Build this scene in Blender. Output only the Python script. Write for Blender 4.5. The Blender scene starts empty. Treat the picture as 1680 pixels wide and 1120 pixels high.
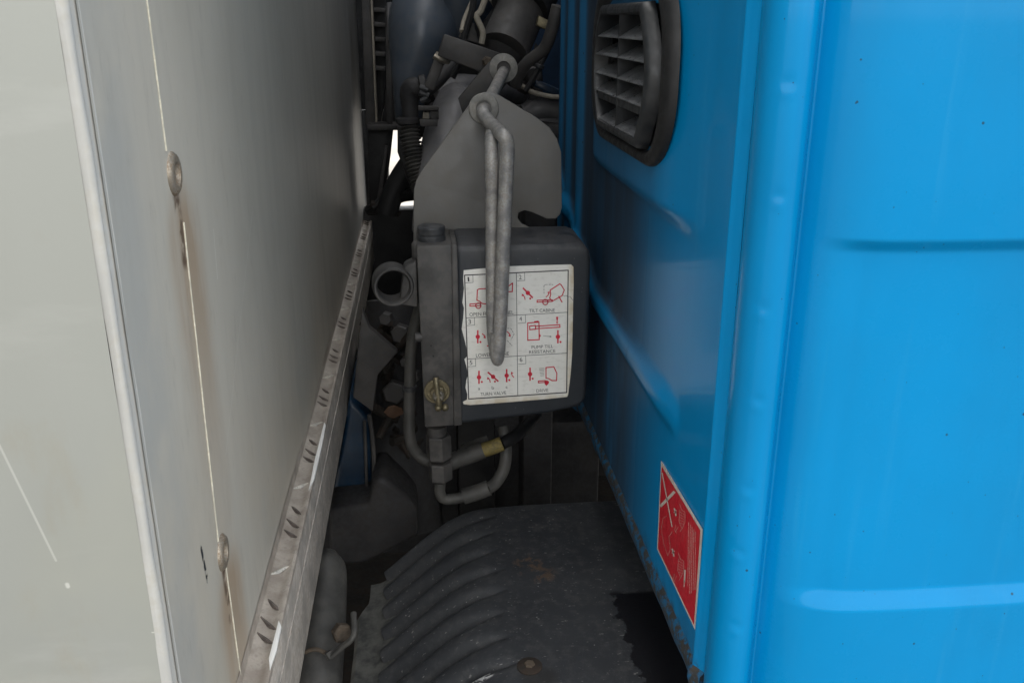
import bpy, bmesh, math, random
from math import sin, cos, tan, pi, radians, sqrt, exp, atan2, hypot
from mathutils import Vector, Matrix, noise as mnoise
random.seed(7)
S = bpy.context.scene
COL = S.collection

# ------------------------------------------------------------------ camera
FPX = 1483.0; PITCH = radians(19.5); YAW = radians(5.7); CAMZ = 1.65
cd = bpy.data.cameras.new('camera'); cam = bpy.data.objects.new('camera', cd); COL.objects.link(cam)
cd.sensor_width = 36; cd.lens = FPX / 1680 * 36; cd.clip_start = 0.02; cd.clip_end = 3000
cam.location = (0, 0, CAMZ); cam.rotation_euler = (pi/2 - PITCH, 0, -YAW)
S.camera = cam
# ------------------------------------------------------------------ world, sun, exposure
SUN_EL = radians(58); SUN_DIR = Vector((-0.90, 0.44, 0)).normalized()      # horizontal direction towards the sun
w = bpy.data.worlds.new('World'); S.world = w; w.use_nodes = True
nt = w.node_tree; bg = nt.nodes['Background']
sky = nt.nodes.new('ShaderNodeTexSky'); sky.sky_type = 'NISHITA'; sky.sun_disc = False
sky.sun_elevation = SUN_EL; sky.sun_rotation = atan2(SUN_DIR.x, SUN_DIR.y)
sky.air_density = 1.0; sky.dust_density = 1.5; sky.ozone_density = 1.0
# thin high cloud over the whole sky
tc = nt.nodes.new('ShaderNodeTexCoord'); nz = nt.nodes.new('ShaderNodeTexNoise'); nz.inputs['Scale'].default_value = 2.2; nz.inputs['Detail'].default_value = 6
nt.links.new(tc.outputs['Generated'], nz.inputs['Vector'])
mr = nt.nodes.new('ShaderNodeMapRange'); mr.inputs[1].default_value = .3; mr.inputs[2].default_value = .7; mr.inputs[3].default_value = .55; mr.inputs[4].default_value = .95
nt.links.new(nz.outputs[0], mr.inputs[0])
mx = nt.nodes.new('ShaderNodeMix'); mx.data_type = 'RGBA'; mx.inputs[7].default_value = (8.0, 7.8, 7.4, 1)
nt.links.new(mr.outputs[0], mx.inputs[0]); nt.links.new(sky.outputs[0], mx.inputs[6])
nt.links.new(mx.outputs[2], bg.inputs[0]); bg.inputs[1].default_value = 0.12
sl = bpy.data.lights.new('sun', 'SUN'); sl.energy = 3.5; sl.angle = radians(0.5); sl.color = (1, .95, .87)
sun = bpy.data.objects.new('sun', sl); COL.objects.link(sun)
sd = Vector((SUN_DIR.x*cos(SUN_EL), SUN_DIR.y*cos(SUN_EL), sin(SUN_EL)))
sun.rotation_euler = sd.to_track_quat('Z', 'Y').to_euler(); sun.location = (0, 0, 8)
S.view_settings.view_transform = 'Standard'; S.view_settings.look = 'None'
S.view_settings.exposure = 1.5; S.view_settings.gamma = 1

# ------------------------------------------------------------------ measuring helpers (photo survey -> metres)
_f = Vector((sin(YAW)*cos(PITCH), cos(YAW)*cos(PITCH), -sin(PITCH)))
_r = Vector((cos(YAW), -sin(YAW), 0)); _u = _r.cross(_f); _c = Vector((0, 0, CAMZ))
def _ray(px, py): return _f*FPX + _r*(px-840) + _u*(560-py)
def at(px, py, y): d = _ray(px, py); return _c + d*(y/d.y)
def onx(px, py, x): d = _ray(px, py); return _c + d*(x/d.x)
def onz(px, py, z): d = _ray(px, py); return _c + d*((z-CAMZ)/d.z)

# ------------------------------------------------------------------ node materials
class G:
    def __init__(s, name):
        s.m = bpy.data.materials.new(name); s.m.use_nodes = True
        s.t = s.m.node_tree; s.b = s.t.nodes['Principled BSDF']
        s.pos = s.t.nodes.new('ShaderNodeNewGeometry').outputs['Position']
        sp = s.t.nodes.new('ShaderNodeSeparateXYZ'); s.t.links.new(s.pos, sp.inputs[0])
        s.x, s.y, s.z = sp.outputs
    def put(s, sock, v):
        if isinstance(v, bpy.types.NodeSocket): s.t.links.new(v, sock)
        elif isinstance(v, (tuple, list)): sock.default_value = tuple(v) + ((1,) if len(v) == 3 and len(sock.default_value) == 4 else ())
        else: sock.default_value = v
    def op(s, o, a, b=0.0, c=None):
        n = s.t.nodes.new('ShaderNodeMath'); n.operation = o; s.put(n.inputs[0], a); s.put(n.inputs[1], b)
        if c is not None: s.put(n.inputs[2], c)
        return n.outputs[0]
    def ss(s, v, lo, hi, a=0.0, b=1.0):
        n = s.t.nodes.new('ShaderNodeMapRange'); n.interpolation_type = 'SMOOTHSTEP'
        s.put(n.inputs[0], v)
        if lo > hi: lo, hi, a, b = hi, lo, b, a
        n.inputs[1].default_value = lo; n.inputs[2].default_value = hi; n.inputs[3].default_value = a; n.inputs[4].default_value = b
        return n.outputs[0]
    def vec(s, sc=(1, 1, 1)):
        n = s.t.nodes.new('ShaderNodeMapping'); s.t.links.new(s.pos, n.inputs[0]); n.inputs['Scale'].default_value = sc
        return n.outputs[0]
    def noise(s, scale, st=(1, 1, 1), det=4, rough=.55):
        n = s.t.nodes.new('ShaderNodeTexNoise'); s.t.links.new(s.vec(st), n.inputs['Vector'])
        n.inputs['Scale'].default_value = scale; n.inputs['Detail'].default_value = det; n.inputs['Roughness'].default_value = rough
        return n.outputs[0]
    def spots(s, scale, size, st=(1, 1, 1)):
        n = s.t.nodes.new('ShaderNodeTexVoronoi'); s.t.links.new(s.vec(st), n.inputs['Vector']); n.inputs['Scale'].default_value = scale
        n.inputs['Randomness'].default_value = 1
        c = s.t.nodes.new('ShaderNodeSeparateXYZ'); s.t.links.new(n.outputs['Color'], c.inputs[0])
        # only a part of the cells carries a spot, each of its own size
        sz = s.op('MULTIPLY', s.ss(c.outputs[0], .55, 1.0), size)
        return s.op('LESS_THAN', n.outputs['Distance'], sz)
    def mix(s, f, a, b):
        n = s.t.nodes.new('ShaderNodeMix'); n.data_type = 'RGBA'
        s.put(n.inputs[0], f); s.put(n.inputs[6], a); s.put(n.inputs[7], b); return n.outputs[2]
    def seg(s, p, q, w, ax=('y', 'z')):
        """soft mask of a line from p to q in the plane of two axes (scratches, streaks)"""
        A, B = getattr(s, ax[0]), getattr(s, ax[1])
        dx, dy = q[0]-p[0], q[1]-p[1]; L = dx*dx+dy*dy
        a = s.op('SUBTRACT', A, p[0]); b = s.op('SUBTRACT', B, p[1])
        t = s.op('DIVIDE', s.op('ADD', s.op('MULTIPLY', a, dx), s.op('MULTIPLY', b, dy)), L)
        t = s.op('MINIMUM', s.op('MAXIMUM', t, 0.0), 1.0)
        ex = s.op('SUBTRACT', a, s.op('MULTIPLY', t, dx)); ey = s.op('SUBTRACT', b, s.op('MULTIPLY', t, dy))
        d = s.op('SQRT', s.op('ADD', s.op('MULTIPLY', ex, ex), s.op('MULTIPLY', ey, ey)))
        return s.ss(d, w, w*.35)
    def end(s, col, rough, metal=0.0, coat=0.0, bump=None, bs=.3, bd=.001, spec=.5, coat_rough=.05):
        b = s.b
        s.put(b.inputs['Base Color'], col); s.put(b.inputs['Roughness'], rough); s.put(b.inputs['Metallic'], metal)
        b.inputs['Coat Weight'].default_value = coat; b.inputs['Coat Roughness'].default_value = coat_rough
        b.inputs['Specular IOR Level'].default_value = spec
        if bump is not None:
            n = s.t.nodes.new('ShaderNodeBump'); s.put(n.inputs['Height'], bump); n.inputs['Strength'].default_value = bs; n.inputs['Distance'].default_value = bd
            s.t.links.new(n.outputs[0], b.inputs['Normal'])
        return s.m

def simple(name, c, rough=.6, metal=0, dust=.25, dc=(.16, .14, .12), sc=18, bump=.25, bsc=220, var=.25, coat=0, spec=.5):
    g = G(name)
    n1 = g.noise(sc); n2 = g.noise(sc*6, det=3)
    c2 = tuple(x*(1-var) for x in c); c1 = tuple(min(1, x*(1+var)) for x in c)
    col = g.mix(g.ss(n1, .35, .65), c2, c1)
    col = g.mix(g.op('MULTIPLY', g.ss(g.op('MULTIPLY', n1, n2), .2, .36), dust), col, dc)
    r = g.ss(n2, .3, .7, max(.05, rough-.1), min(1, rough+.12))
    return g.end(col, r, metal, coat, g.noise(bsc, det=2), bump, .0006, spec)

M = {}
M['black_plastic'] = simple('black_plastic', (.030, .032, .036), .50, dust=.35, dc=(.10, .10, .10), sc=14)
M['black_rubber'] = simple('black_rubber', (.012, .012, .013), .55, dust=.25, dc=(.04, .038, .036))
M['vent_slat'] = simple('vent_slat', (.125, .13, .14), .36, dust=.4, dc=(.2, .2, .2), sc=30)
M['vent_plastic'] = simple('vent_plastic', (.020, .022, .025), .40, dust=.2, dc=(.06, .06, .06), sc=14)
M['dark_steel'] = simple('dark_steel', (.052, .050, .050), .6, dust=.35, dc=(.08, .07, .06))
M['dark_cast'] = simple('dark_cast', (.019, .019, .021), .7, dust=.4, dc=(.035, .03, .026), bump=.6, bsc=120)
M['brown_grime'] = simple('brown_grime', (.016, .013, .010), .85, dust=.4, dc=(.05, .03, .02), bump=.8, bsc=90)
M['bracket_grey'] = simple('bracket_grey', (.165, .161, .154), .5, dust=.3, dc=(.17, .155, .13), sc=7, var=.12)
M['rod_zinc'] = simple('rod_zinc', (.32, .315, .31), .48, .25, dust=.45, dc=(.24, .20, .15), sc=60, var=.3, bump=.5, bsc=400)
M['bush_nylon'] = simple('bush_nylon', (.24, .235, .22), .6, dust=.3, sc=60, dc=(.17, .14, .1))
M['valve_block'] = simple('valve_block', (.058, .056, .055), .55, .1, dust=.4, dc=(.13, .12, .11), sc=20, bump=.4)
M['brass_dull'] = simple('brass_dull', (.22, .19, .12), .45, .7, dust=.5, dc=(.12, .1, .07), sc=80, bump=.5)
M['steel_bright'] = simple('steel_bright', (.30, .28, .24), .4, .7, dust=.6, dc=(.2, .15, .1), sc=70, bump=.5)
M['rivet_tarnished'] = simple('rivet_tarnished', (.33, .29, .235), .45, .45, dust=.7, dc=(.2, .14, .09), sc=90, bump=.5)
M['rust_bolt'] = simple('rust_bolt', (.085, .068, .052), .8, .2, dust=.5, dc=(.11, .08, .055), sc=90, bump=.8)
M['alu_rail'] = simple('alu_rail', (.50, .47, .43), .45, .25, dust=.5, dc=(.36, .31, .26), sc=30, bump=.4)
M['intake_plastic'] = simple('intake_plastic', (.060, .076, .100), .38, dust=.25, dc=(.12, .12, .12), sc=9, var=.15)
M['cylinder_grey'] = simple('cylinder_grey', (.15, .148, .155), .45, dust=.4, dc=(.18, .17, .16), sc=10)
M['yellow_band'] = simple('yellow_band', (.22, .17, .05), .7, dust=.6, dc=(.1, .09, .06), sc=50)
M['leaf_brown'] = simple('leaf_brown', (.07, .032, .014), .8, dust=.2)
M['sun_fleck'] = simple('sun_fleck', (.85, .85, .82), .45, dust=.0, var=.03)  # near-white colour standing in for sunlight on the ledge edge
M['paper'] = None
M['hose_grey'] = simple('hose_grey', (.055, .054, .051), .6, dust=.4, dc=(.08, .075, .065), sc=30)
M['tank_blue'] = simple('tank_blue', (.001, .018, .045), .45, dust=.3, dc=(.03, .04, .05), coat=.2)
M['shade_blue'] = simple('shade_blue', (.002, .022, .06), .5, dust=.3, dc=(.02, .02, .02))
M['pale_cable'] = simple('pale_cable', (.30, .27, .22), .6, dust=.4)

# blue cab paint: gloss coat, road dust that gathers towards the deep end of the wall
def blue(name, dirty=True):
    g = G(name)
    base = g.mix(g.ss(g.noise(3), .3, .7), (.0, .215, .49), (.0, .240, .55))
    if dirty:
        stain = g.noise(5, (1, 1, .35)); streak = g.noise(30, (1, 1, .08), 5)
        f = g.op('MULTIPLY', g.ss(g.y, .84, 1.12), g.ss(stain, .10, .42))
        f = g.op('MULTIPLY', f, g.ss(streak, .25, .6, .90, 1.0))
        f = g.op('MULTIPLY', g.op('MULTIPLY', f, .93), g.op('MAXIMUM', g.ss(g.x, .2455, .2530, .30, 1), g.ss(g.z, 1.32, 1.42, 0, .62)))
        f2 = g.op('MULTIPLY', g.ss(g.z, 1.13, 1.03), g.ss(g.noise(9), .3, .65)); f2 = g.op('MULTIPLY', f2, .55)
        f2 = g.op('MULTIPLY', f2, g.ss(g.x, .262, .256))
        f = g.op('MAXIMUM', f, f2)
        run = g.seg((1.035, 1.20), (1.02, 1.40), .009); f = g.op('MAXIMUM', f, g.op('MULTIPLY', run, .35))
        base = g.mix(f, base, (.036, .038, .044))
        rust = g.op('MULTIPLY', g.ss(g.z, 1.064, 1.045), g.ss(g.noise(70, det=8, rough=.75), .44, .6))
        rust = g.op('MULTIPLY', rust, g.ss(g.x, .29, .27))
        base = g.mix(rust, base, (.035, .036, .034))
        rough = g.op('ADD', g.op('MULTIPLY', f, .4), .28)
    else:
        f = None; rough = g.ss(g.noise(11, det=6, rough=.7), .3, .7, .2, .36)
    film = g.op('MULTIPLY', g.ss(g.noise(7, (1, 1, .3), 6, .65), .42, .72), .16)
    base = g.mix(film, base, (.006, .13, .30))
    run2 = g.op('MULTIPLY', g.ss(g.noise(60, (1, 1, .035), 4), .60, .72), .12); base = g.mix(run2, base, (.05, .30, .55))
    sp = g.op('MAXIMUM', g.spots(48, .075), g.spots(120, .08))
    base = g.mix(g.op('MULTIPLY', sp, .8), base, (.02, .03, .05))
    m = g.end(base, rough, 0, .22 if not dirty else .5, spec=.10, bump=g.noise(26, det=2), bs=.10, bd=.0015, coat_rough=.06)
    if dirty: g.put(g.b.inputs['Coat Weight'], g.op('MULTIPLY', g.op('SUBTRACT', 1.0, f), .20)); g.put(g.b.inputs['Coat Roughness'], g.op('ADD', .06, g.op('MULTIPLY', f, .4)))
    return m
M['cab_blue'] = blue('cab_blue'); M['cab_blue_clean'] = blue('cab_blue_clean', False)
g = G('cab_lip_paint')
pn = g.noise(60, det=8, rough=.75)
c = g.mix(g.ss(pn, .46, .52), (.002, .09, .20), (.028, .030, .030)); c = g.mix(g.op('MULTIPLY', g.ss(g.noise(110), .5, .7), .6), c, (.06, .045, .03))
M['cab_lip'] = g.end(c, .7, bump=pn, bs=.8, bd=.002)

# grey truck body panels
def grey(name, front):
    g = G(name)
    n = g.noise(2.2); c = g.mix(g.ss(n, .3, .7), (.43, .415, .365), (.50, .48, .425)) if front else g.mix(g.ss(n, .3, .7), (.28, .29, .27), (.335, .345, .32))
    wipe = g.noise(26, (1, 1, .10), 5, .6); c = g.mix(g.op('MULTIPLY', g.ss(wipe, .45, .75), .14), c, (.27, .275, .27))
    if front:
        warm = g.op('MULTIPLY', g.ss(g.z, 1.42, 1.15), g.ss(g.noise(4), .35, .65)); c = g.mix(g.op('MULTIPLY', warm, .4), c, (.55, .47, .36))
        far = g.op('MULTIPLY', g.ss(g.y, 1.2, 2.5), .55); c = g.mix(far, c, (.13, .15, .18))  # far end painted darker and bluer in place of shade and reflection
        edge = g.op('MULTIPLY', g.ss(g.y, .59, .54), g.ss(g.noise(14), .25, .6)); c = g.mix(g.op('MULTIPLY', edge, .55), c, (.36, .375, .37))
        for ye, ze in ((.645, 1.551), (.650, 1.247)):
            t = g.seg((ye+.012, ze-.055), (ye+.016, ze-.27), .060); t = g.op('MULTIPLY', t, g.ss(g.z, ze-.27, ze-.03, .25, 1))
            t = g.op('MULTIPLY', t, g.ss(g.noise(34, (1, 1, .2), 5), .32, .55, .45, 1))
            c = g.mix(g.op('MULTIPLY', t, .85), c, (.35, .265, .185))
            t = g.seg((ye, ze-.012), (ye+.003, ze-.06), .011); c = g.mix(g.op('MULTIPLY', t, g.ss(g.noise(60), .4, .6)), c, (.12, .08, .055))
        sp = g.op('MAXIMUM', g.spots(52, .085, (1, 1, .5)), g.spots(120, .10, (1, 1, .6)))
        c = g.mix(g.op('MULTIPLY', sp, .75), c, (.09, .06, .05))
        c = g.mix(g.op('MULTIPLY', g.ss(g.noise(8, (1, 1, .5), 7, .7), .48, .70), .22), c, (.30, .28, .235))
        c = g.mix(g.op('MULTIPLY', g.ss(g.noise(90, (1, 1, .3), 4, .7), .55, .75), .25), c, (.26, .25, .23))
        sm = g.seg((.595, 1.285), (.60, 1.255), .0035); sm = g.op('MULTIPLY', sm, g.ss(g.noise(180), .42, .5)); c = g.mix(sm, c, (.03, .035, .04))
        scr = g.seg((.92, 1.47), (.70, 1.31), .0011); c = g.mix(g.op('MULTIPLY', scr, .4), c, (.6, .6, .56))
        scr = g.seg((.74, 1.45), (.745, 1.49), .0012); c = g.mix(g.op('MULTIPLY', scr, .6), c, (.65, .65, .6))
        rough = g.ss(wipe, .3, .7, .46, .54); me = .05
    else:
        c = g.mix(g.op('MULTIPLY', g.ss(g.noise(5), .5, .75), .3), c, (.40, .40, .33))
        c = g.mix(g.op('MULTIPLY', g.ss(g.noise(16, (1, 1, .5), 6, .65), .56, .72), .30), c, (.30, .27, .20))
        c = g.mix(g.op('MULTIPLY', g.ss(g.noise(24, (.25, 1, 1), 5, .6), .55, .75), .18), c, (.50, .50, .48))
        for p, q, wd, a in (((-.252, 1.455), (-.226, 1.345), .0010, .28), ((-.2222, 1.328), (-.2220, 1.3265), .0018, .5), ((-.215, 1.24), (-.212, 1.20), .0012, .22), ((-.232, 1.255), (-.236, 1.245), .0012, .3)):
            t = g.seg(p, q, wd, ('x', 'z')); c = g.mix(g.op('MULTIPLY', t, a), c, (.72, .72, .68))
        sp = g.spots(38, .10); c = g.mix(g.op('MULTIPLY', sp, .5), c, (.2, .15, .09))
        sp = g.spots(60, .08, (.4, 1, 1)); c = g.mix(g.op('MULTIPLY', sp, .5), c, (.7, .7, .65))
        rough = g.ss(wipe, .3, .7, .38, .5); me = .15
    return g.end(c, rough, me, 0, g.op('ADD', g.op('MULTIPLY', wipe, .3), g.noise(400, det=1)), .06, .0006, .28 if front else .5)
M['grey_front'] = grey('grey_front', True); M['grey_side'] = grey('grey_side', False)
M['bead_white'] = simple('bead_white', (.46, .46, .44), .45, dust=.3, dc=(.40, .37, .30), sc=26, var=.06)
M['seal_cream'] = simple('seal_cream', (.62, .60, .50), .5, dust=.4, sc=60, dc=(.4, .36, .25))

# pump cover: moulded plastic with dust and fine scratches
g = G('cover_plastic')
n = g.noise(10); n2 = g.noise(70, det=5); c = g.mix(g.ss(n, .3, .7), (.020, .025, .032), (.034, .038, .044))
up = g.ss(g.z, 1.34, 1.365); c = g.mix(g.op('MULTIPLY', up, g.ss(n2, .35, .6, .15, .75)), c, (.09, .09, .095))
c = g.mix(g.op('MULTIPLY', g.spots(160, .10, (1, 1, .8)), .5), c, (.2, .2, .2))
M['cover_plastic'] = g.end(c, g.ss(n2, .3, .7, .42, .62), bump=g.noise(500, det=1), bs=.25, bd=.0005)
# mudguard: black plastic, pale dust, a torn edge of a darker, glossier patch
g = G('mudguard_plastic')
n = g.noise(9); n2 = g.noise(60, det=6, rough=.7); c = g.mix(g.ss(n, .3, .7), (.030, .033, .038), (.042, .045, .050))
c = g.mix(g.op('MULTIPLY', g.ss(n2, .45, .7), .5), c, (.085, .085, .085))
c = g.mix(g.op('MULTIPLY', g.ss(g.noise(140, (1, 2.5, 1), 3), .66, .72), .8), c, (.22, .22, .21))
c = g.mix(g.op('MULTIPLY', g.spots(90, .09), .7), c, (.30, .30, .29))
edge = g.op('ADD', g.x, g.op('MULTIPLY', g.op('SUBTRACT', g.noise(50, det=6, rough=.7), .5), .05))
dark_patch = g.op('MULTIPLY', g.ss(edge, .2420, .2432), g.ss(g.op('ADD', g.y, g.op('MULTIPLY', n2, .02)), 1.06, 1.05))
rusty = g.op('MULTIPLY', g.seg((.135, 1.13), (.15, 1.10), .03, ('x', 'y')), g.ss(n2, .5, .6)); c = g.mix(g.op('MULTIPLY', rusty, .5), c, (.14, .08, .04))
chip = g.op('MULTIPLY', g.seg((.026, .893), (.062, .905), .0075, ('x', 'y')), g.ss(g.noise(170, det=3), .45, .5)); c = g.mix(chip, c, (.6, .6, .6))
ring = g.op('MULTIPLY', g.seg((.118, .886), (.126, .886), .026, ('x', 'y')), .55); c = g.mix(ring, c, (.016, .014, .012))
c = g.mix(dark_patch, c, (.009, .009, .011))
M['mudguard'] = g.end(c, g.ss(dark_patch, 0, 1, .55, .38), bump=g.op('ADD', n2, g.noise(260)), bs=.3, bd=.0010, spec=.4)
g = G('flange_dusty')
n = g.noise(30, det=6, rough=.7); c = g.mix(g.ss(n, .35, .65), (.05, .052, .05), (.13, .13, .12)); M['flange'] = g.end(c, .75, bump=n, bs=.5, bd=.0012)
# tread plate
g = G('tread_alu')
n = g.noise(40, det=6, rough=.7); c = g.mix(g.ss(n, .35, .65), (.33, .29, .25), (.50, .455, .40)); c = g.mix(g.op('MULTIPLY', g.ss(g.noise(160, det=3), .5, .7), .5), c, (.22, .185, .165))
M['tread'] = g.end(c, .45, .2, bump=g.noise(200, det=4), bs=.5, bd=.001)
M['tread_shade'] = simple('tread_bar_shaded', (.13, .11, .10), .5, .3, dust=.5, dc=(.2, .17, .15), sc=90, bump=.4)  # shaded tone of the bar metal, painted on the bars slanting away
M['tread_bar'] = simple('tread_bar_lit', (.75, .72, .64), .34, .4, dust=.2, dc=(.2, .16, .13), sc=90, bump=.2)  # lit tone of the same metal, painted on the other slant
# paper label
g = G('label_paper')
n = g.noise(14); c = g.mix(g.ss(n, .3, .7), (.82, .81, .76), (.88, .87, .83))
wr = g.noise(90, (1, 1, 2), 4); c = g.mix(g.op('MULTIPLY', g.ss(wr, .5, .75), .35), c, (.5, .48, .43))
ed = g.op('MAXIMUM', g.ss(g.x, .194, .206), g.ss(g.z, 1.145, 1.128)); c = g.mix(g.op('MULTIPLY', ed, g.ss(g.noise(50), .35, .6, .3, .8)), c, (.55, .45, .28))
M['paper'] = g.end(c, .4, bump=g.noise(40), bs=.25, bd=.002)
M['ink_black'] = simple('ink_black', (.02, .02, .025), .5, dust=.1, bump=.0)
M['ink_red'] = simple('ink_red', (.62, .006, .035), .5, dust=.05, bump=.0, var=.1)
M['label_red'] = simple('label_red', (.56, .015, .03), .42, dust=.3, dc=(.36, .06, .06), sc=20, bump=.1, var=.08)
M['label_white'] = simple('label_white', (.66, .58, .52), .5, dust=.3, bump=.0, var=.06)
M['label_faint'] = simple('label_faint', (.66, .36, .33), .5, dust=.3, bump=.0, var=.1)
g = G('pale_yard')
n = g.noise(.8, det=8, rough=.65); c = g.mix(g.ss(n, .3, .7), (.17, .16, .148), (.26, .245, .225)); c = g.mix(g.op('MULTIPLY', g.ss(g.noise(60, det=3), .55, .7), .5), c, (.15, .14, .13))
M['ground'] = g.end(c, .85, bump=g.noise(90), bs=.5, bd=.01)
g = G('asphalt')
n = g.noise(1.2, det=8, rough=.65); c = g.mix(g.ss(n, .3, .7), (.07, .068, .065), (.11, .107, .10)); M['asphalt'] = g.end(c, .85, bump=g.noise(140), bs=.5, bd=.006)
M['grime_under'] = M['brown_grime']

# ------------------------------------------------------------------ mesh helpers
ORG = {}
def org(o): return ORG.get(o.name, Vector((0, 0, 0))) if o else Vector((0, 0, 0))
class MB:
    def __init__(s): s.v = []; s.f = []
    def add(s, vs, fs):
        n = len(s.v); s.v += [Vector(v) for v in vs]; s.f += [tuple(i+n for i in f) for f in fs]; return s
    def build(s, name, mat, parent=None, smooth=True, ang=35, bevel=0, bseg=2):
        o3 = org(parent)
        if parent is None: o3 = Vector((0, 0, 0))
        me = bpy.data.meshes.new(name); me.from_pydata([tuple(v-o3) for v in s.v], [], s.f); me.update()
        bm = bmesh.new(); bm.from_mesh(me)
        bmesh.ops.recalc_face_normals(bm, faces=bm.faces)
        if bevel:
            ed = [e for e in bm.edges if len(e.link_faces) == 2 and e.calc_face_angle(0) > radians(28)]
            bmesh.ops.bevel(bm, geom=ed, offset=bevel, segments=bseg, profile=.5, affect='EDGES', clamp_overlap=True)
        if smooth:
            for f in bm.faces: f.smooth = True
            for e in bm.edges:
                if len(e.link_faces) == 2 and e.calc_face_angle(0) > radians(ang): e.smooth = False
        bm.to_mesh(me); bm.free()
        o = bpy.data.objects.new(name, me); COL.objects.link(o); me.materials.append(M[mat] if isinstance(mat, str) else mat)
        if parent: o.parent = parent; ORG[o.name] = o3
        return o
def thing(name, label, cat, loc, group=None):
    o = bpy.data.objects.new(name, None); COL.objects.link(o); o.location = loc; o.empty_display_size = .1
    o['label'] = label; o['category'] = cat
    if group: o['group'] = group
    ORG[o.name] = Vector(loc); return o
def tag(o, label, cat, group=None):
    o['label'] = label; o['category'] = cat
    if group: o['group'] = group
    return o
def box(mb, x0, x1, y0, y1, z0, z1):
    v = [(x, y, z) for x in (x0, x1) for y in (y0, y1) for z in (z0, z1)]
    return mb.add(v, [(0, 1, 3, 2), (4, 6, 7, 5), (0, 4, 5, 1), (2, 3, 7, 6), (0, 2, 6, 4), (1, 5, 7, 3)])
def frames(pts):
    T = []
    for i in range(len(pts)):
        a = pts[max(0, i-1)]; b = pts[min(len(pts)-1, i+1)]; T.append((b-a).normalized())
    n = T[0].orthogonal().normalized(); out = []
    for t in T:
        n = (n - t*n.dot(t)).normalized(); out.append((n, t.cross(n)))
    return out
def spline(pts, k=6):
    pts = [Vector(p) for p in pts]; P = [pts[0]*2-pts[1]] + pts + [pts[-1]*2-pts[-2]]; out = []
    for i in range(1, len(P)-2):
        a, b, c, d = P[i-1:i+3]
        for j in range(k):
            t = j/k; out.append(.5*((2*b)+(c-a)*t+(2*a-5*b+4*c-d)*t*t+(3*b-a-3*c+d)*t**3))
    out.append(pts[-1]); return out
def tube(mb, pts, r, n=14, k=6, flat=None, caps=True):
    """tube along smoothed points; r a number or a list per input point"""
    if isinstance(r, (list, tuple)):
        rr = [x.x for x in spline([(q, 0, 0) for q in r], k)] if k > 1 else list(r)
    P = spline(pts, k) if k > 1 else [Vector(p) for p in pts]
    F = frames(P); vs = []; fs = []
    for i, (p, (a, b)) in enumerate(zip(P, F)):
        R = rr[i] if isinstance(r, (list, tuple)) else r
        for j in range(n):
            t = 2*pi*j/n; vs.append(p + a*cos(t)*R + b*sin(t)*R)
    for i in range(len(P)-1):
        for j in range(n): fs.append((i*n+j, i*n+(j+1) % n, (i+1)*n+(j+1) % n, (i+1)*n+j))
    if caps: fs.append(tuple(range(n))[::-1]); fs.append(tuple((len(P)-1)*n+j for j in range(n)))
    return mb.add(vs, fs)
def lathe(mb, c, ax, prof, n=32):
    """prof: (distance along ax, radius) list"""
    ax = Vector(ax).normalized(); a = ax.orthogonal().normalized(); b = ax.cross(a); c = Vector(c); vs = []; fs = []
    for d, r in prof:
        for j in range(n):
            t = 2*pi*j/n; vs.append(c + ax*d + a*cos(t)*max(r, 1e-5) + b*sin(t)*max(r, 1e-5))
    for i in range(len(prof)-1):
        for j in range(n): fs.append((i*n+j, i*n+(j+1) % n, (i+1)*n+(j+1) % n, (i+1)*n+j))
    return mb.add(vs, fs)
def prism(mb, pts, d):
    """closed polygon of points swept by vector d"""
    pts = [Vector(p) for p in pts]; d = Vector(d); n = len(pts)
    return mb.add(pts + [p+d for p in pts], [tuple(range(n)), tuple(range(n, 2*n))[::-1]] + [(i, (i+1) % n, n+(i+1) % n, n+i) for i in range(n)])
def plate(name, pix, y, th, mat, parent=None, bevel=.002):
    mb = MB(); prism(mb, [at(px, py, y) for px, py in pix], (0, th, 0)); return mb.build(name, mat, parent, bevel=bevel)
def grid(mb, us, vs_, fn):
    n = len(vs_); V = [fn(u, v) for u in us for v in vs_]
    return mb.add(V, [(i*n+j, i*n+j+1, (i+1)*n+j+1, (i+1)*n+j) for i in range(len(us)-1) for j in range(n-1)])
def lin(a, b, n): return [a+(b-a)*i/n for i in range(n+1)]
def sst(x, a, b):
    t = max(0, min(1, (x-a)/(b-a))); return t*t*(3-2*t)
def hexnut(mb, c, ax, r, h): return lathe(mb, c, ax, [(0, 0), (0, r*.95), (h*.08, r), (h*.85, r), (h, r*.85), (h, 0)], 6)
def gs(d, s): return exp(-(d/s)**2)

# ------------------------------------------------------------------ the setting
mb = MB(); R = 900
grid(mb, [-R, -60, -12, -3, 0, 3, 12, 60, R], [-R, -60, -12, -3, 0, 3, 12, 60, R], lambda u, v: Vector((u, v, 0)))
o = mb.build('ground', 'asphalt', smooth=False); o['kind'] = 'structure'
mb = MB(); grid(mb, [-200, -20, 20, 200], [4.2, 12, 60, 300], lambda u, v: Vector((u, v, .004)))
o = mb.build('yard', 'ground', smooth=False); o['kind'] = 'structure'

# ------------------------------------------------------------------ grey truck body
XB = -.17
body = thing('truck_cargo_box', 'pale grey box body of the truck with a white corner bead, left of the gap', 'truck body', (-1.3, 1.7, 0))
mb = MB()
ys = lin(.505, .7, 30) + lin(.71, 2.80, 60); zs = lin(1.118, 1.75, 60) + [2.2, 3.2]
def bodyf(y, z):
    # faint buckles of the thin sheet
    bow = .0008*sin(y*9+z*3)*sst(y, .7, 1.2)
    return Vector((XB + bow*sst(y, .66, .9), y, z))
grid(mb, ys, zs, bodyf); mb.build('front_panel', 'grey_front', body)
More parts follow.
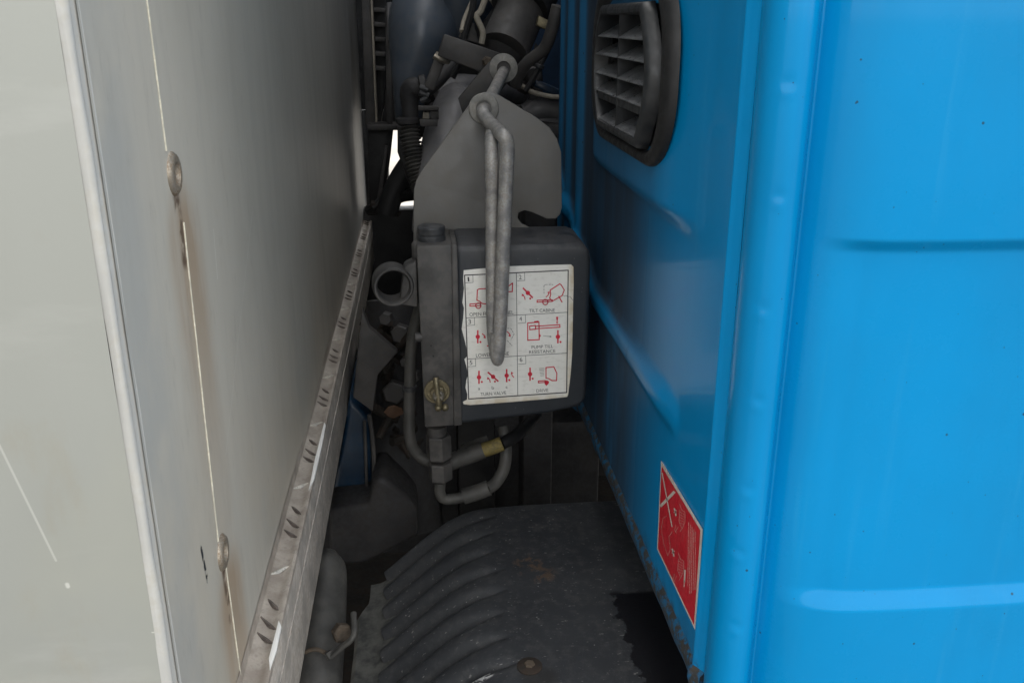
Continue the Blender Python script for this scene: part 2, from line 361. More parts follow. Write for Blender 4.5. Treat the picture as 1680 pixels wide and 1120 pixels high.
# side skin left of the bead (faces the camera) with turned edge
mb = MB(); grid(mb, [-.1759, -.18, -.19, -.20, -.23, -.3, -.5, -1.2, -2.4], lin(1.0, 1.75, 20) + [2.2, 3.2], lambda x, z: Vector((x, .492 + .0006*sin(z*14+x*20), z)))
mb.build('side_panel', 'grey_side', body)
# rest of the closed box
mb = MB(); x0, x1, y0, y1, z0, z1 = -2.4, -.175, .497, 2.80, 1.10, 3.2
v = [(x, y, z) for x in (x0, x1) for y in (y0, y1) for z in (z0, z1)]
mb.add(v, [(0, 1, 3, 2), (2, 3, 7, 6), (0, 2, 6, 4), (1, 5, 7, 3), (4, 6, 7, 5)]); mb.build('box_shell', 'grey_side', body, smooth=False)
# corner bead: half-round strip
mb = MB(); prof = []
for k in range(15):
    a = -pi*.62 + (pi*1.12)*k/14
    prof.append((XB-.0032 + .0030*cos(a), .4958 + .0030*sin(a)))
prof = [(-.1762, .4925)] + prof + [(-.1697, .509)]
def bead(i, z):
    p = prof[i]; w_ = .0006*mnoise.noise(Vector((z*18, i*.2, 3)))
    return Vector((p[0]+w_, p[1]+w_, z))
grid(mb, range(len(prof)), lin(1.0, 1.75, 90)+[2.2, 3.2], bead); mb.build('corner_bead', 'bead_white', body, ang=60)
# light grime over the sheet
# sealed seam: thin cream line broken at the rivets
for za, zb, ya, yb in ((1.80, 1.568, .632, .634), (1.515, 1.262, .655, .642), (1.232, 1.118, .655, .66)):
    mb = MB(); pts = [Vector((XB+.0002, ya+(yb-ya)*t+.0006*mnoise.noise(Vector((t*9, za, 0))), za+(zb-za)*t)) for t in lin(0, 1, 12)]
    tube(mb, pts, .0008, 8, 2); mb.build('seam_sealant', 'seal_cream', body)
# two blind rivets with cupped heads
for ye, ze in ((.645, 1.551), (.650, 1.247)):
    mb = MB(); lathe(mb, (XB-.001, ye, ze), (1, 0, 0), [(0, .0155), (.0018, .0150), (.0038, .0130), (.0045, .0106), (.0040, .0082), (.0022, .0068), (.0014, .0056), (.0016, .003), (.002, 0)], 32)
    mb.build('blind_rivet', 'rivet_tarnished', body)
# tread ledge, upstand and rail
mb = MB()
prof = [(XB+.0005, 1.124), (XB+.001, 1.110), (-.1585, 1.106), (-.1535, 1.1072), (-.1500, 1.1090), (-.1472, 1.1080), (-.1466, 1.104)]
grid(mb, range(len(prof)), lin(.50, 2.78, 110), lambda i, y: Vector((prof[i][0], y, prof[i][1]+.0007*mnoise.noise(Vector((y*30, i, 0))))))
ledge = mb.build('tread_ledge', 'tread', body, ang=50)
mb = MB(); box(mb, -.175, -.1462, .50, 2.78, .99, 1.1035); mb.build('side_rail', 'alu_rail', body, bevel=.0015)
mb = MB(); box(mb, -.1464, -.1452, .50, 2.78, 1.072, 1.0735); mb.build('rail_bead', 'alu_rail', body)
# embossed bars of the tread plate, one object each on shared meshes
def barmesh(L, W, H):
    mb = MB(); n = 10; vs = []; fs = []
    for i in range(n+1):
        t = i/n; w_ = W*min(1, 3.5*t+.05, 3.5*(1-t)+.05); h = H*(sin(pi*t)**.5 if 0 < t < 1 else 0)
        x = (t-.5)*L
        vs += [Vector((x, -w_, 0)), Vector((x, -w_*.35, h)), Vector((x, w_*.35, h)), Vector((x, w_, 0))]
    for i in range(n):
        for j in range(3): fs.append((i*4+j, i*4+j+1, (i+1)*4+j+1, (i+1)*4+j))
    return mb.add(vs, fs)
proto = barmesh(.054, .0024, .0030).build('tread_bar', 'tread_bar', ledge)
protos = barmesh(.054, .0023, .0024).build('tread_bar', 'tread_shade', ledge)
for q in (proto, protos): q.data.transform(Matrix.Translation(org(body)))
k = 0; used = [False, False]
period = .183; y = .823 - period
while y < 2.7:
    for dy, an, kind, dx, sc in ((0, .80, 0, -.005, 1), (-.048, -.95, 1, .005, .5), (-.073, -.85, 1, .0, 1), (-.096, -.75, 1, .0, .95)):
        yy = y+dy
        if yy < .52: continue
        p = (proto, protos)[kind]
        o = p if not used[kind] else p.copy()
        if used[kind]: COL.objects.link(o)
        used[kind] = True
        o.parent = ledge; o.location = Vector((-.1655+dx, yy, 1.1072)) - org(body); o.rotation_euler = (0, 0, an); o.scale = (sc*1.0, 1.1, 1)
    y += period
# flecks of sunlight on the ledge edge, put in as white slivers
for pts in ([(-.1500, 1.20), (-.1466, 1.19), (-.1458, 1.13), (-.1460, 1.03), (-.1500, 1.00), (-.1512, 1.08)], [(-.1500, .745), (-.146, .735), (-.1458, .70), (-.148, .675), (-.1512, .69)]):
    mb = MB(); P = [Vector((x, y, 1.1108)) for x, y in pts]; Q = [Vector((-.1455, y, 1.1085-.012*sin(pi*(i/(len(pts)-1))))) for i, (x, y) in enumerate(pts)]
    prism(mb, P, (0, 0, -.0035)); mb.build('sunlit_edge', 'sun_fleck', body, bevel=.0008)

# ------------------------------------------------------------------ blue cab
XC = .255
cab = thing('truck_cab', 'glossy blue truck cab with an air vent in its back wall, right of the gap', 'truck cab', (1.3, 1.7, 0))
def wallx(y, z):
    x = XC
    # raised boss round the vent, its lower edge rounded
    d_low = z - (1.462 + .02*gs(y-1.25, .1)*0); side = sst(y, .78, .93)
    x -= .014*sst(d_low, -.012, .014)*side*sst(y, 1.36, 1.25)
    # pressed rib running along the wall with a round end
    zc = 1.262; hh = .027
    t = max(0, .845-y); d = sqrt((z-zc)**2 + t*t) if t > 0 else abs(z-zc)
    zc2 = zc + .35*max(0, y-1.27)
    if t == 0: d = abs(z-zc2)
    x -= .0100*sst(d, hh, hh*.15)*sst(y, .80, .90)
    # vertical pressings at the deep end
    x -= .012*gs(y-1.42, .022) + .012*gs(y-1.53, .022)
    x -= .010*gs(y-1.62, .018)
    # narrow fluted line near the corner
    x -= .0045*gs(y-.7145, .0050)
    x += .003*sst(y, .708, .70)
    x += .0007*mnoise.noise(Vector((y*6, z*4, 1)))
    return x
ys = lin(.700, .76, 44) + lin(.765, 1.69, 200); zs = lin(1.052, 1.76, 190) + [2.0, 2.4, 2.85]
mb = MB(); grid(mb, ys, zs, lambda y, z: Vector((wallx(y, z), y, z)))
def inhole(f):
    c = sum((mb.v[i] for i in f), Vector())/4
    return abs(c.y-1.06) < .152 and abs(c.z-1.596) < .070
mb.f = [f for f in mb.f if not inhole(f)]
mb.build('back_wall', 'cab_blue', cab, ang=80)
# folded, flaking lower lip
mb = MB(); prof = [(0, 1.052, 0), (-.004, 1.047, 0), (-.0045, 1.036, .3), (-.001, 1.024, .6), (.010, 1.014, 1), (.03, 1.012, .5), (.03, 1.02, .5)]
grid(mb, range(len(prof)), lin(.700, 1.69, 240), lambda i, y: Vector((wallx(y, 1.05)+prof[i][0], y, prof[i][1]+prof[i][2]*.005*mnoise.noise(Vector((y*22, i*.3, 5))))))
mb.build('wall_lip', 'cab_lip', cab, ang=60)
# corner: ridge with weld dimples, groove, then the rounded outer skin
plan = [(.2590, .700), (.2545, .690), (.2515, .676), (.2525, .661), (.2590, .6495), (.2690, .6445), (.2790, .6475), (.2845, .6545), (.2875, .6570), (.2905, .6540), (.2965, .6440), (.3060, .6340), (.3200, .6260), (.3420, .6200), (.3750, .6170), (.4200, .6155), (.5000, .6150), (.62, .615), (.8, .615), (1.2, .616), (1.9, .62)]
sp = spline([(a, b, 0) for a, b in plan[:17]], 7) + [Vector((a, b, 0)) for a, b in plan[17:]]
dimz = [(1290, 135), (1275, 320), (1255, 505), (1237, 655), (1225, 800), (1210, 905), (1202, 1025)]
DZ = [at(px, py, .647).z for px, py in dimz]
NR = 50                                                     # samples that belong to the ridge
def ramp(x, a, b):
    t = max(0, min(1, (x-a)/(b-a))); return .75*t+.25*t*t*(3-2*t)
def skin(i, z):
    p = sp[i]; a = sp[max(0, i-1)]; b = sp[min(len(sp)-1, i+1)]; t = (b-a).normalized(); n = Vector((-t.y, t.x, 0))   # n points into the cab
    if n.y < 0 and n.x < 0: n = -n
    d = 0
    for q, dz in enumerate(DZ):
        c = (.2625 + .002*sin(q*2.3)); r = hypot(p.x-c, (z-dz))
        if p.x < .29: d += .0007*gs(r, .0045) - .0004*gs(hypot(p.x-c, z-dz+.008), .004)
    # recessed field between two pressed steps; it fades out towards the corner
    k = sst(p.x, .293, .330); zu = 1.4925; zl = 1.183
    rec = ramp(z, zl-.0078, zl+.0078)*ramp(z, zu+.0052, zu-.0052)
    d += .0085*rec*k
    d += .0006*mnoise.noise(Vector((p.x*5, z*3, 9)))
    return p - Vector((-n.x, -n.y, 0))*d if False else p + Vector((abs(n.x) if p.x < .4 else 0, abs(n.y), 0))*d + Vector((0, 0, z))
zs = lin(1.0, 1.76, 420) + [2.0, 2.4, 2.85]
mb = MB(); grid(mb, range(0, NR), zs, skin); mb.build('corner_ridge', 'cab_blue', cab, ang=80)
mb = MB(); grid(mb, range(NR-1, len(sp)), zs, skin); mb.build('side_panel', 'cab_blue_clean', cab, ang=80)
# closing faces so the cab is a solid volume: the tunnel wall, the roof, the floor and the far side
mb = MB()
box(mb, .62, 1.9, 1.70, 2.9, 1.0, 2.85); box(mb, .30, 1.9, .68, 1.69, 2.80, 2.85); box(mb, .31, 1.9, .68, 1.69, .98, 1.0)
box(mb, .262, .62, 1.695, 1.72, 1.02, 2.85); box(mb, .26, .62, 2.5, 2.9, 1.0, 2.85)
mb.build('cab_shell', 'shade_blue', cab, smooth=False)

# vent: rubber surround, bezel, slats
vc = (1.061, 1.604)
def rrect(hw, hh, r, n=10, c=vc):
    out = []
    for q, (sx, sz) in enumerate(((1, 1), (-1, 1), (-1, -1), (1, -1))):
        for k in range(n+1):
            a = pi/2*q + pi/2*k/n; out.append((c[0]+sx*(hw-r)+r*cos(a), c[1]+sz*(hh-r)+r*sin(a)))
    return out
def loops(mb, L):
    n = len(L[0]); V = []; Fs = []
    for l in L: V += l
    for i in range(len(L)-1):
        for j in range(n): Fs.append((i*n+j, i*n+(j+1) % n, (i+1)*n+(j+1) % n, (i+1)*n+j))
    return mb.add(V, Fs)
XW = XC-.014
gc = (1.060, 1.596)
frm = [(.002, .201, .0985, .085), (-.004, .199, .097, .083), (-.008, .193, .093, .078), (-.0095, .182, .087, .070), (-.008, .170, .082, .060), (-.004, .158, .079, .05), (.0, .150, .077, .045), (.003, .115, .066, .03)]
mb = MB(); Ls = []
for i, (x, hw, hh, r) in enumerate(frm):
    t = i/(len(frm)-1); c = (vc[0]+(gc[0]-vc[0])*t, vc[1]+(gc[1]-vc[1])*t)
    Ls.append([Vector((XW+x, a, b)) for a, b in rrect(hw, hh, r, 10, c)])
loops(mb, Ls); mb.build('vent_surround', 'black_rubber', cab, ang=60)
XG = XW-.010
def barrel(e, zz):                                           # the grille's sides bulge at mid height
    k = (zz-1.596)/.061
    return .100+.032*(1-min(1, k*k))+e
def bloop(x, e, rz):
    out = []; z0, z1 = 1.5345-rz, 1.6565+rz; N = 14
    for k in range(N+1): zz = z1+(z0-z1)*k/N; out.append(Vector((x, gc[0]-barrel(e, zz)+ (e*.6 if k in (0, N) else 0), zz)))
    for k in range(N+1): zz = z0+(z1-z0)*k/N; out.append(Vector((x, gc[0]+barrel(e, zz)- (e*.6 if k in (0, N) else 0), zz)))
    return out
mb = MB(); loops(mb, [bloop(*q) for q in ((XW-.001, .018, .013), (XG-.003, .016, .0115), (XG-.006, .012, .008), (XG-.0065, .007, .005), (XG-.006, .003, .002), (XG-.002, .001, .0005), (XG+.033, 0, 0))])
mb.build('vent_bezel', 'vent_plastic', cab, ang=50)
mb = MB(); box(mb, XG-.004, XG+.032, gc[0]-.0030, gc[0]+.0022, 1.5340, 1.6570); mb.build('vent_divider', 'vent_plastic', cab)
rows = [1.6565, 1.6328, 1.6115, 1.5890, 1.5680, 1.5575, 1.5345]
for i in (0, 1, 2, 3, 5):
    for sgn in (-1, 1):
        # each slat leans: back edge high, front edge low, so that its top catches the sky
        mb = MB(); za, zb = rows[i], rows[i+1]; zt2 = zb+(za-zb)*(.62 if i != 5 else .5)
        ya = gc[0]+sgn*.0026; f_ = gc[0]+sgn*(barrel(0, zb)-.0006); bk = gc[0]+sgn*(barrel(0, zt2)-.0006)
        P = [Vector(p) for p in ((XG-.005, ya, zb), (XG-.005, f_, zb), (XG+.020, ya, zt2), (XG+.020, bk, zt2))]; th = Vector((0, 0, -.0012))
        P = P + [p+th for p in P]
        mb.add(P, [(0, 1, 3, 2), (4, 6, 7, 5), (0, 4, 5, 1), (1, 5, 7, 3), (3, 7, 6, 2), (2, 6, 4, 0)]); mb.build('vent_slat', 'vent_slat', cab, smooth=False)
mb = MB(); w5 = barrel(0, 1.562)-.001; box(mb, XG-.003, XG+.012, gc[0]-w5, gc[0]+w5, rows[5], rows[4]-.001); mb.build('vent_crossbar', 'vent_plastic', cab, bevel=.001)
mb = MB(); box(mb, XG+.034, XG+.037, .90, 1.22, 1.52, 1.67); mb.build('vent_backing', 'black_rubber', cab, smooth=False)

# ------------------------------------------------------------------ flat print helpers
class Print:
    def __init__(s, mp, nrm): s.mp = mp; s.n = nrm; s.lay = {}
    def mb(s, ink): return s.lay.setdefault(ink, MB())
    def poly(s, ink, pts, lift=1):
        m_ = s.mb(ink); m_.add([s.mp(*p)+s.n*lift for p in pts], [tuple(range(len(pts)))])
    def stroke(s, ink, pts, w, close=False):
        if close: pts = list(pts)+[pts[0]]
        for (ax, ay), (bx, by) in zip(pts, pts[1:]):
            dx, dy = bx-ax, by-ay; L = hypot(dx, dy) or 1; ex, ey = dx/L*w*.35, dy/L*w*.35; nx, ny = -dy/L*w/2, dx/L*w/2
            s.poly(ink, [(ax-ex+nx, ay-ey+ny), (bx+ex+nx, by+ey+ny), (bx+ex-nx, by+ey-ny), (ax-ex-nx, ay-ey-ny)])
    def disc(s, ink, cx, cy, r, n=14): s.poly(ink, [(cx+r*cos(2*pi*i/n), cy+r*sin(2*pi*i/n)) for i in range(n)], 1.15)
    def ring(s, ink, cx, cy, r, w, n=18): s.stroke(ink, [(cx+r*cos(2*pi*i/n), cy+r*sin(2*pi*i/n)) for i in range(n)], w, True)
    def dash(s, ink, pts, w, on=14, off=9):
        for (ax, ay), (bx, by) in zip(pts, pts[1:]):
            L = hypot(bx-ax, by-ay); t = 0
            while t < L:
                u = min(L, t+on); s.stroke(ink, [(ax+(bx-ax)*t/L, ay+(by-ay)*t/L), (ax+(bx-ax)*u/L, ay+(by-ay)*u/L)], w); t += on+off
    def text(s, ink, body_, x0, y0, x1, y1, h):
        """one line of lettering from (x0,y0) to (x1,y1) on its baseline, cap height h"""
        cu = bpy.data.curves.new('t', 'FONT'); cu.body = body_; cu.size = 1; cu.resolution_u = 3
        ob = bpy.data.objects.new('t', cu); COL.objects.link(ob); dg = bpy.context.evaluated_depsgraph_get()
        me = bpy.data.meshes.new_from_object(ob.evaluated_get(dg)); xs = [v.co.x for v in me.vertices]; mx, mn = max(xs), min(xs); W = mx-mn
        dx, dy = x1-x0, y1-y0; L = hypot(dx, dy); ux, uy = dx/L, dy/L; H = .69
        m_ = s.mb(ink); V = []
        for v in me.vertices:
            a = (v.co.x-mn)/W*L; b = v.co.y/H*h; V.append(s.mp(x0+ux*a+uy*b, y0+uy*a-ux*b)+s.n*1.0)
        m_.add(V, [tuple(p.vertices) for p in me.polygons]); bpy.data.objects.remove(ob); bpy.data.curves.remove(cu); bpy.data.meshes.remove(me)
    def build(s, names, parent):
        for ink, m_ in s.lay.items(): m_.build(names[ink][0], names[ink][1], parent, smooth=False)

# ------------------------------------------------------------------ cab tilt pump
YF = 1.20
pump = thing('cab_tilt_pump', 'dark grey cab tilt pump box with an instruction label, hanging in the gap', 'hydraulic pump', (.11, 1.25, 1.10))
P0 = at(748, 405, YF); 
mb = MB()
# plastic cover: front outline traced once, then swept back 11 cm
fr = [(748, 405), (900, 402), (950, 401), (966, 408), (970, 425), (966, 560), (962, 655), (950, 668), (900, 679), (750, 697)]
prism(mb, [at(px, py, YF) for px, py in fr], (0, .125, 0)); 
cover = mb.build('cover', 'cover_plastic', pump, bevel=.0075, bseg=4)
# raised flange seam between cover and block
mb = MB(); prism(mb, [at(px, py, YF-.004) for px, py in ((741, 402), (750, 402), (758, 697), (745, 699))], (0, .10, 0)); mb.build('cover_flange', 'valve_block', pump, bevel=.0012)
mb = MB(); prism(mb, [at(px, py, YF-.002) for px, py in ((683, 404), (741.5, 402.5), (745, 698), (697, 701))], (0, .105, 0)); block = mb.build('valve_block', 'valve_block', pump, bevel=.002)
# filler cap with a groove
cc = at(708, 392, YF+.035); cc.z = at(700, 404, YF).z
mb = MB(); lathe(mb, cc, (0, 0, 1), [(-.002, .0195), (.007, .0195), (.009, .0175), (.0105, .0165), (.0105, .0190), (.0185, .0195), (.0205, .0180), (.0208, .012), (.0215, .011), (.0222, 0)], 36); mb.build('filler_cap', 'black_plastic', pump, ang=40)
mb = MB(); lathe(mb, cc+Vector((-.020, -.002, -.03)), (0, 0, 1), [(0, 0), (0, .008), (.026, .008), (.030, .005), (.030, 0)], 20); mb.build('side_boss', 'valve_block', pump, ang=40)
# ring lug for the pump lever
rc = at(644, 466, YF+.015)
mb = MB(); lathe(mb, rc, (-.12, 1, 0), [(-.014, .0222), (-.017, .0240), (-.017, .0262), (-.013, .0280), (.004, .0285), (.020, .0270), (.022, .0230), (.02, .0215), (-.010, .0215), (-.014, .0222)], 40); mb.build('lever_socket', 'valve_block', pump, ang=50)
mb = MB(); prism(mb, [at(px, py, YF+.006) for px, py in ((662, 438), (684, 428), (686, 505), (655, 500))], (0, .035, 0)); mb.build('socket_arm', 'valve_block', pump, bevel=.004)
mb = MB(); lathe(mb, at(686, 553, YF+.004), (1, 0, 0), [(-.004, 0), (-.004, .007), (.006, .007), (.006, 0)], 16); mb.build('side_plug', 'valve_block', pump, ang=50)
for (px, py) in ((707, 567), (711, 584)):
    mb = MB(); lathe(mb, at(px, py, YF-.0022), (0, -1, 0), [(-.001, .0016), (.0004, .0014), (.0002, 0)], 10); mb.build('pin_hole', 'black_rubber', block)
# valve: washer, nut, slotted screw and T pin
vcx = at(717, 641, YF-.002)
mb = MB(); lathe(mb, vcx, (0, -1, 0), [(0, .0185), (.003, .0185), (.0036, .0178), (.0036, .0150), (.0015, .0145), (.0015, 0)], 36); valve = mb.build('release_valve', 'brass_dull', pump, ang=40)
mb = MB(); hexnut(mb, vcx+Vector((.0008, 0, -.001)), (0, -1, 0), .0115, .009); mb.build('valve_nut', 'brass_dull', valve, smooth=False)
mb = MB(); lathe(mb, vcx+Vector((.0015, -.009, -.003)), (0, -1, 0), [(0, .0082), (.005, .0080), (.0065, .0060), (.0055, .002), (.005, 0)], 20)
box(mb, vcx.x-.004, vcx.x+.007, vcx.y-.0172, vcx.y-.014, vcx.z-.0042, vcx.z-.0018); mb.build('valve_screw', 'steel_bright', valve, ang=40)
mb = MB(); tube(mb, [vcx+Vector((-.001, -.008, .024)), vcx+Vector((-.0005, -.012, .012)), vcx+Vector((.002, -.014, -.012)), vcx+Vector((.003, -.011, -.022))], .0042, 12, 4); mb.build('valve_pin', 'brass_dull', valve)
mb = MB()
for dx in (-.0015, .0085): lathe(mb, vcx+Vector((dx+.002, -.010, -.0195)), (.1, -1, -.3), [(0, .0045), (.006, .0048), (.008, .003), (.008, 0)], 14)
mb.build('valve_lug', 'brass_dull', valve, ang=50)

# instruction label
YS = YF-.0006
def spx(cx, cy): return at(750+cx/4.665, 430+cy/4.665, YS)
out = [(50, 62), (200, 48), (390, 32), (640, 24), (872, 18), (890, 36), (892, 160), (888, 300), (884, 520), (880, 700), (868, 860), (850, 1010), (842, 1030), (700, 1045), (400, 1070), (100, 1092), (50, 1086), (44, 1068), (76, 1050), (78, 1010), (64, 960), (70, 905), (82, 862), (72, 800), (55, 742), (76, 722), (70, 650), (58, 600), (35, 510), (46, 430), (52, 350), (40, 310), (52, 200), (46, 130)]
mb = MB(); prism(mb, [spx(*p) for p in out], (0, .00045, 0)); lab = mb.build('instruction_label', 'paper', pump, smooth=False)
pr = Print(spx, Vector((0, -.00012, 0)))
K, Rd = 'k', 'r'
pr.stroke(K, [(57, 100), (850, 62), (838, 996), (88, 1046)], 8, True)
pr.stroke(K, [(453, 84), (464, 1018)], 4); pr.stroke(K, [(66, 427), (844, 383)], 4); pr.stroke(K, [(76, 741), (841, 695)], 4)
for x, y in ((60, 98), (456, 82), (72, 424), (462, 406), (80, 738), (464, 719)):
    pr.stroke(K, [(x+60, y-3), (x+62, y+57), (x+4, y+61)], 3)
for s_, x, y in (('1', 82, 148), ('2', 474, 132), ('3', 87, 473), ('4', 477, 450), ('5', 97, 785), ('6', 480, 762)):
    pr.text(K, s_, x, y, x+(20 if s_ != '1' else 12), y-1, 34)
T = ((('OPEN FRONT PANEL'), 95, 414, 432, 397, 27), ('TILT CABINE', 553, 384, 748, 379, 25), ('LOWER CABINE', 145, 727, 397, 712, 27), ('PUMP TILL', 570, 662, 735, 654, 24),
     ('RESISTANCE', 551, 700, 752, 690, 24), ('TURN VALVE', 180, 1023, 376, 1010, 25), ('DRIVE', 607, 996, 698, 990, 24), ('a', 160, 977, 176, 976, 24), ('b', 265, 972, 283, 971, 24), ('c', 372, 966, 388, 965, 24))
for t_ in T: pr.text(K, *t_)
def rot(px, py, a): return px*cos(a)-py*sin(a), px*sin(a)+py*cos(a)
def valve_sym(cx, cy, a=0, L=46, dot=(20, 40)):
    pr.stroke(Rd, [(cx+rot(0, -L, a)[0], cy+rot(0, -L, a)[1]), (cx+rot(0, L, a)[0], cy+rot(0, L, a)[1])], 12); pr.disc(Rd, cx, cy, 17); pr.disc(Rd, cx+dot[0], cy+dot[1], 8)
def arrow(x0, y0, x1, y1, b=6):
    mx, my = (x0+x1)/2, (y0+y1)/2; L = hypot(x1-x0, y1-y0); nx, ny = -(y1-y0)/L, (x1-x0)/L
    pr.stroke(Rd, [(x0, y0), (mx+nx*b, my+ny*b), (x1, y1)], 7); ux, uy = (x1-x0)/L, (y1-y0)/L
    pr.poly(Rd, [(x1+ux*10, y1+uy*10), (x1-ux*8+nx*11, y1-uy*8+ny*11), (x1-ux*8-nx*11, y1-uy*8-ny*11)], 1.2)
W = 8
pr.stroke(Rd, [(222, 320), (190, 316), (172, 300), (151, 290), (155, 212), (168, 205), (300, 198), (330, 250), (330, 318), (222, 320)], W)
pr.stroke(Rd, [(98, 320), (178, 315), (180, 332), (98, 336)], W, True); pr.ring(Rd, 162, 333, 20, W)
pr.stroke(Rd, [(385, 190), (424, 160), (422, 225), (390, 226)], W, True)
valve_sym(541, 235, -.78, 50, (18, 43)); arrow(520, 285, 500, 250)
pr.stroke(Rd, [(612, 292), (728, 288), (728, 300), (612, 306)], W, True); pr.ring(Rd, 675, 305, 20, W)
pr.stroke(Rd, [(712, 214), (785, 166), (796, 174), (820, 213), (803, 256), (728, 298), (708, 276), (716, 246)], W, True)
pr.dash(K, [(665, 240), (664, 180), (678, 171), (735, 172)], 3); arrow(681, 266, 702, 230); pr.stroke(Rd, [(778, 262), (803, 306)], W)
pr.stroke(K, [(806, 246), (820, 260), (836, 255), (848, 266), (864, 262), (874, 276), (886, 292)], 2.5)
valve_sym(158, 570); arrow(192, 548, 212, 576, -6)
arrow(383, 532, 404, 564, -6); pr.dash(K, [(385, 506), (410, 506), (436, 550), (412, 592)], 3); pr.dash(K, [(385, 600), (420, 638)], 3)
pr.stroke(Rd, [(230, 640), (300, 640), (300, 560), (340, 520)], W)
pr.stroke(Rd, [(540, 465), (626, 458), (628, 592), (540, 597)], W, True); pr.stroke(Rd, [(592, 455), (620, 452)], 9)
pr.stroke(Rd, [(600, 490), (785, 478), (787, 497), (600, 509)], W, True); pr.stroke(Rd, [(555, 489), (598, 484), (600, 512), (556, 516)], W, True)
pr.poly(Rd, [(628, 545), (642, 562), (628, 580)]); pr.stroke(K, [(660, 562), (715, 568)], 2.5); pr.poly(K, [(724, 569), (708, 574), (709, 562)])
pr.poly(Rd, [(756, 418), (774, 417), (769, 452), (762, 452)]); pr.poly(Rd, [(765, 474), (756, 455), (774, 455)]); valve_sym(771, 570)
valve_sym(167, 880, 0, 46, (22, 35)); valve_sym(275, 876, -.85, 50, (14, 36)); arrow(253, 918, 235, 886); valve_sym(379, 867, 0, 46, (20, 34)); arrow(433, 880, 418, 845, -6)
valve_sym(558, 856, 0, 46, (20, 34))
pr.stroke(Rd, [(680, 806), (740, 800), (763, 850), (760, 905), (726, 905), (700, 890), (680, 886)], W, True)
pr.stroke(Rd, [(622, 909), (674, 905), (674, 918), (622, 922)], W, True); pr.poly(Rd, [(668, 912), (686, 902), (704, 912), (700, 928), (682, 946), (670, 930)])
for i in range(6): pr.stroke(K, [(628+i*2, 814+i*11), (666, 811+i*11)], 2.5)
pr.build({K: ('label_lettering', 'ink_black'), Rd: ('label_symbols', 'ink_red')}, lab)

# fittings under the pump (thing > part > sub-part)
def dn(px, py, y, r0, h, n, mat, nm, par):
    mb = MB(); lathe(mb, at(px, py, y), (.01, 0, -1), [(0, 0), (0, r0*.92), (h*.06, r0), (h*.92, r0), (h, r0*.88), (h, 0)], n); return mb.build(nm, mat, par, smooth=n > 8, ang=40)
YH = YF+.045
dn(716, 697, YH, .0150, .016, 24, 'valve_block', 'neck', pump)
dn(719, 712, YH, .0195, .040, 6, 'valve_block', 'union_nut', pump)
dn(722, 757, YH, .0185, .030, 6, 'valve_block', 'lower_nut', pump)

# ------------------------------------------------------------------ pipes, hoses below
h1 = thing('hydraulic_hose', 'curved grey hydraulic hose with a crimped ferrule, lowest below the pump', 'hose', at(740, 820, YH))
mb = MB(); tube(mb, [at(722, 790, YH), at(722, 808, YH), at(730, 818, YH), at(750, 817, YH), at(770, 811, YH)], .0085, 14); mb.build('bent_pipe', 'hose_grey', h1)
mb = MB(); tube(mb, [at(760, 814, YH), at(780, 808, YH), at(802, 800, YH)], .0125, 16, 3); mb.build('ferrule', 'hose_grey', h1, ang=40)
mb = MB(); tube(mb, [at(798, 802, YH), at(812, 793, YH+.01), at(826, 770, YH+.02), at(830, 740, YH+.03), at(826, 700, YH+.05)], .0095, 14); mb.build('hose', 'hose_grey', h1)
h2 = thing('hydraulic_hose', 'grey hydraulic hose with a yellow band, running right behind the union nut', 'hose', at(720, 750, YH+.03))
mb = MB(); tube(mb, [at(690, 500, YF+.10), at(676, 560, YF+.10), at(672, 650, YF+.09), at(672, 715, YF+.08), at(684, 744, YF+.08), at(706, 757, YF+.075), at(740, 757, YF+.07)], .0090, 14); mb.build('bent_pipe', 'hose_grey', h2)
mb = MB(); tube(mb, [at(738, 758, YF+.07), at(765, 748, YF+.07), at(793, 738, YF+.07)], .0135, 16, 3); mb.build('ferrule', 'hose_grey', h2, ang=40)
mb = MB(); tube(mb, [at(790, 739, YF+.07), at(806, 734, YF+.07), at(824, 727, YF+.07)], .0115, 16, 3); mb.build('marker_band', 'yellow_band', h2, ang=40)
mb = MB(); tube(mb, [at(822, 728, YF+.07), at(850, 712, YF+.09), at(880, 680, YF+.15)], .0100, 14, 3); mb.build('hose', 'black_rubber', h2)
mb = MB(); lathe(mb, at(673, 640, YF+.09), (0, 0, 1), [(0, .0085), (.001, .0112), (.007, .0112), (.008, .0085)], 18); mb.build('hose_tie', 'black_plastic', h2, ang=50)
mb = MB(); tube(mb, [at(760, 735, YF+.12), at(785, 725, YF+.10), at(800, 720, YF+.1)], .007, 10, 3); mb.build('clip', 'hose_grey', h2)

# ------------------------------------------------------------------ bracket plate and locking rod
YB = YF+.115
brk = thing('stay_bracket', 'grey steel stay bracket plate with a white bushing, standing above the pump box', 'bracket', at(800, 380, YB))
pts = [(678, 430), (679, 312), (683, 296), (692, 280), (770, 172), (780, 158), (793, 152), (806, 151), (820, 157), (882, 194), (902, 210), (914, 228), (921, 250), (922, 340), (919, 352), (912, 359), (897, 359), (872, 348), (861, 345), (851, 349), (849, 358), (856, 367), (870, 374), (880, 430)]
plate('plate', pts, YB, .006, 'bracket_grey', brk, bevel=.0016)
bc_ = at(793.5, 178, YB)
mb = MB(); lathe(mb, bc_, (0, -1, 0), [(-.020, .0170), (-.0065, .0170), (0, .0205), (.0015, .0215), (.004, .0205), (.0055, .0150), (.0045, .0115), (-.02, .0110)], 40); mb.build('bushing', 'bush_nylon', brk, ang=50)

